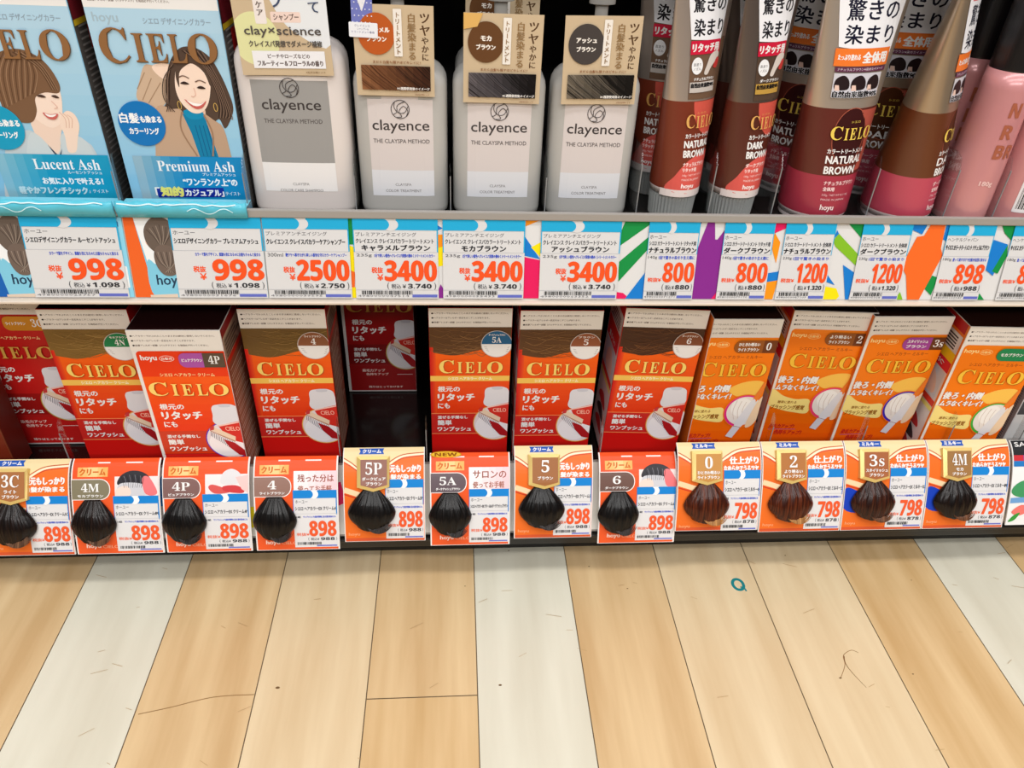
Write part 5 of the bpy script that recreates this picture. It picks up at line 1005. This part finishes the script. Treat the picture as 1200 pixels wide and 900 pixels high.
        # raised golden plate carrying the shade number
        bm = bmesh.new(); pent = [(13.4, -13.6), (45.8, -13.6), (45.8, -42.8), (29.6, -47.2), (13.4, -42.8)]; inn = [(17.6, -16.6), (43.4, -16.6), (43.4, -40.4), (30.2, -43.8), (17.6, -40.4)]
        def vv(p, d): return bm.verts.new(Vector(mp(p[0], p[1], d)) - org)
        o0 = [vv(p, 0.0002) for p in pent]; o1 = [vv((p[0] + (29.6 - p[0]) * 0.03, p[1]), 0.0042) for p in pent]; i1 = [vv(p, 0.0050) for p in inn]
        for k in range(5): bm.faces.new((o0[k], o0[(k + 1) % 5], o1[(k + 1) % 5], o1[k])); bm.faces.new((o1[k], o1[(k + 1) % 5], i1[(k + 1) % 5], i1[k]))
        bm.faces.new(i1); bmesh.ops.recalc_face_normals(bm, faces=bm.faces[:]); pl = bm_obj('shade_plate', bm, mat('pale_gold_plastic', (226, 196, 120), 0.28, 0.25), root)
        N = Art(0.0052, 0.35); N.poly(inn, pc); n = len(code); N.text(serif(code), 30.5 - 4 * n, -30.4, 30.5 + 4 * n, -19, WHITE)
        subs = sub.split('\n')
        for k, t in enumerate(subs): N.text(t, 30.5 - min(11.5, 1.9 * len(t)), -36 - k * 4.6 - (0 if len(subs) > 1 else 1.5), 30.5 + min(11.5, 1.9 * len(t)), -32.8 - k * 4.6 - (0 if len(subs) > 1 else 1.5), WHITE, 0.2)
        N.build('plate_print', pl, mp, org)
        hair_swatch(root, mp, 30 if kind == 'milky' else 27, 45.5, 88.5, 24 if kind == 'milky' else 23.5, hair[0], hair[1], org, seed, lean=1.0)
    low_tag(mp, tx, W - 1.2, ts, 98, org + Vector((W / 4000, 0, 0)), name, price, tax, tlabel, seed)
    return root
HB = (hair_mat('black', (8, 6, 6), (26, 20, 18)), hair_mat('black_tip', (22, 16, 15), (54, 44, 40)))
HB2 = (hair_mat('espresso', (13, 7, 6), (38, 22, 16)), hair_mat('espresso_tip', (70, 44, 30), (140, 100, 70)))
HM = (hair_mat('chestnut', (50, 16, 6), (118, 52, 22)), hair_mat('chestnut_tip', (140, 92, 44), (206, 150, 84)))
HM2 = (hair_mat('cocoa', (34, 13, 8), (84, 40, 22)), hair_mat('cocoa_tip', (78, 44, 26), (130, 84, 52)))
EX = 'シエロ ヘアカラーEX '
T = 'small 898 price tag on the hair sample card '
sample_card('cream', -0.4560, 82, -0.012, '3C', 'ライト\nブラウン', (168, 110, 66), HB2, None, EX + 'クリーム3C', '898', '988', 'cream and gold hair sample card cut off at the left photo edge', T + 'cut off by the left photo edge', 42, 40, 2)
sample_card('red', -0.3720, 83, -0.012, '4M', 'モカブラウン', (132, 124, 100), HB2, 'head', EX + 'クリーム4M', '898', '988', 'red hair sample card with an olive 4M plate and a head picture', T + 'with the olive 4M plate', 39, 41, 3)
sample_card('red', -0.2865, 83, -0.012, '4P', 'ピュアブラウン', (130, 98, 94), HB, 'pump', EX + 'クリーム4P', '898', '988', 'red hair sample card with a mauve 4P plate and a white pump picture', T + 'with the mauve 4P plate', 38, 40.5, 4)
sample_card('red', -0.1995, 82, -0.012, '4', 'ライトブラウン', (150, 116, 104), HB, 'text', EX + 'クリーム4', '898', '988', 'red hair sample card with a brown 4 plate beside large brown lettering', T + 'with the brown 4 plate', 38, 38, 5, txt='残った分は')
sample_card('cream', -0.1115, 80, -0.002, '5P', 'ダークピュア\nブラウン', (150, 106, 94), HB, None, EX + 'クリーム5P', '898', '988', 'cream and gold hair sample card with a 5P plate below the empty gap', T + 'with the gold-framed 5P plate', 41, 36, 6)
sample_card('red', -0.0265, 80.4, -0.010, '5A', 'ダークアッシュブラウン', (104, 90, 96), HB, 'text', EX + 'クリーム5A ダークアッシュブラウン', '898', '988', 'red hair sample card with a grey 5A plate and a yellow oval NEW sticker', T + 'with the yellow oval NEW sticker', 39, 41, 7, txt='サロンの', new=True)
sample_card('cream', 0.0580, 79.5, -0.002, '5', 'ブラウン', (160, 104, 62), HB, None, EX + 'クリーム5', '898', '988', 'cream and gold hair sample card with a single 5 on its plate', T + 'with the gold-framed 5 plate', 40, 37, 8)
sample_card('red', 0.1450, 80.6, -0.012, '6', 'ダークブラウン', (112, 84, 76), HB, 'head', EX + 'クリーム6', '898', '988', 'red hair sample card with a brown 6 plate and a head picture', T + 'with the brown 6 plate', 39, 40, 9)
T = 'small 798 price tag on the hair sample card '
EM = EX + 'ミルキー'
sample_card('milky', 0.2245, 87.5, 0.0, '0', 'ひときわ明るい\nライトブラウン', (198, 142, 74), HM, None, EM + '0', '798', '878', 'cream and orange hair sample card with a tan 0 plate and chestnut hair', T + 'with the 0 plate', 48, 33, 10, Ls=98)
sample_card('milky', 0.3130, 87.5, 0.0, '2', 'より明るい\nライトブラウン', (178, 116, 62), HM, None, EM + '2', '798', '878', 'cream and orange hair sample card with a brown 2 plate and chestnut hair', T + 'with the 2 plate', 48, 33, 11)
sample_card('milky', 0.4015, 88.5, 0.0, '3s', 'スタイリッシュ\nブラウン', (166, 100, 62), HM2, None, EM + '3S', '798', '878', 'cream and orange hair sample card with a 3s plate and blue corner', T + 'with the 3s plate', 48, 33, 12, blue=True)
sample_card('milky', 0.4910, 89.5, 0.0, '4M', 'モカ\nブラウン', (158, 116, 70), (HB2[0], HM2[1]), None, EM + '4M', '798', '878', 'cream and orange hair sample card with a 4M plate, last of the row', T + 'with the gold-framed 4M plate', 48, 33, 13, blue=True)
def silver_card():
    x0, W = 0.5845, 84; mp = card_map(x0, -0.002, W); org = Vector((x0 + 0.042, -0.03, 0.08)); root = empty('product_card', org); tag(root, 'white product card with green leaf at the right photo edge, after the last sample card', 'product card')
    sheet('card_sheet', mp, 0, -3.5, W, -97, -0.0014, -0.0001, ink((236, 236, 234), 0.3), root, 20, org)
    A = Art(0.0001, 0.3); A.rect(1, -20, W - 1, -4, (40, 40, 44)); A.text('SALON', 4, -11, 40, -6, WHITE, 0.15); A.rect(1, -26, 12, -20, (200, 50, 60)); A.rect(12, -26, 30, -20, (60, 90, 190)); A.rect(1, -32, 14, -26, (40, 120, 190)); A.rect(14, -32, 40, -26, (230, 210, 60)); A.poly(smooth([(1, -60), (10, -48), (40, -44), (W - 1, -46), (W - 1, -62), (20, -66)], 4), (70, 150, 96)); A.poly([(1, -66), (W, -62), (W, -68), (1, -72)], (110, 160, 210)); A.poly(smooth([(4, -82), (14, -74), (26, -78), (14, -86)], 4), (234, 120, 110)); A.poly(smooth([(2, -93), (8, -85), (14, -83), (9, -91)], 4), (60, 150, 60)); A.build('card_print', root, mp, org, slices=('v', -96, -4, 5))
silver_card()
def clear_shield():
    root = empty('plastic_shield', (0.6075, -0.0055, 0.135)); tag(root, 'clear curved plastic shield standing up behind the white product card', 'plastic shield')
    bm = bmesh.new(); a, b = [], []
    for k in range(13):
        t = k / 12; y = -0.004 + 0.018 * t; z = 0.016 + 0.026 * math.sin(t * 2.2); a.append((y, z))
    pr = [[bm.verts.new((x, y + o, z)) for (y, z) in a] for x, o in ((-0.010, 0), (0.040, 0), (0.040, 0.0008), (-0.010, 0.0008))]
    for k in range(12):
        for j in range(4): bm.faces.new((pr[j][k], pr[(j + 1) % 4][k], pr[(j + 1) % 4][k + 1], pr[j][k + 1]))
    bm_obj('shield_sheet', bm, clear_plastic(), root, smooth=True)
clear_shield()
for x, l in ((-0.3790, 'clear divider on the low shelf in front of the 4N box edge'), (-0.1165, 'clear divider between the box with the 4 badge and the empty gap'), (-0.0300, 'clear divider between the empty gap and the 5A box'), (0.0575, 'clear divider between the 5A box and the box with the 5 badge'), (0.1480, 'clear divider between the box with the 5 badge and the 6 box'),
             (0.3250, 'clear divider between the 0 box and the 2 box'), (0.4250, 'clear divider in front of the 3s box'), (0.5200, 'clear divider in front of the last orange box'), (0.6000, 'clear divider left of the grey and white carton')):
    divider(x, 0.0042, 0.012, DECK, 0.075, l, 'clear dividers on the low shelf')
bpy.data.scenes.remove(_tsc)
bpy.context.view_layer.update()
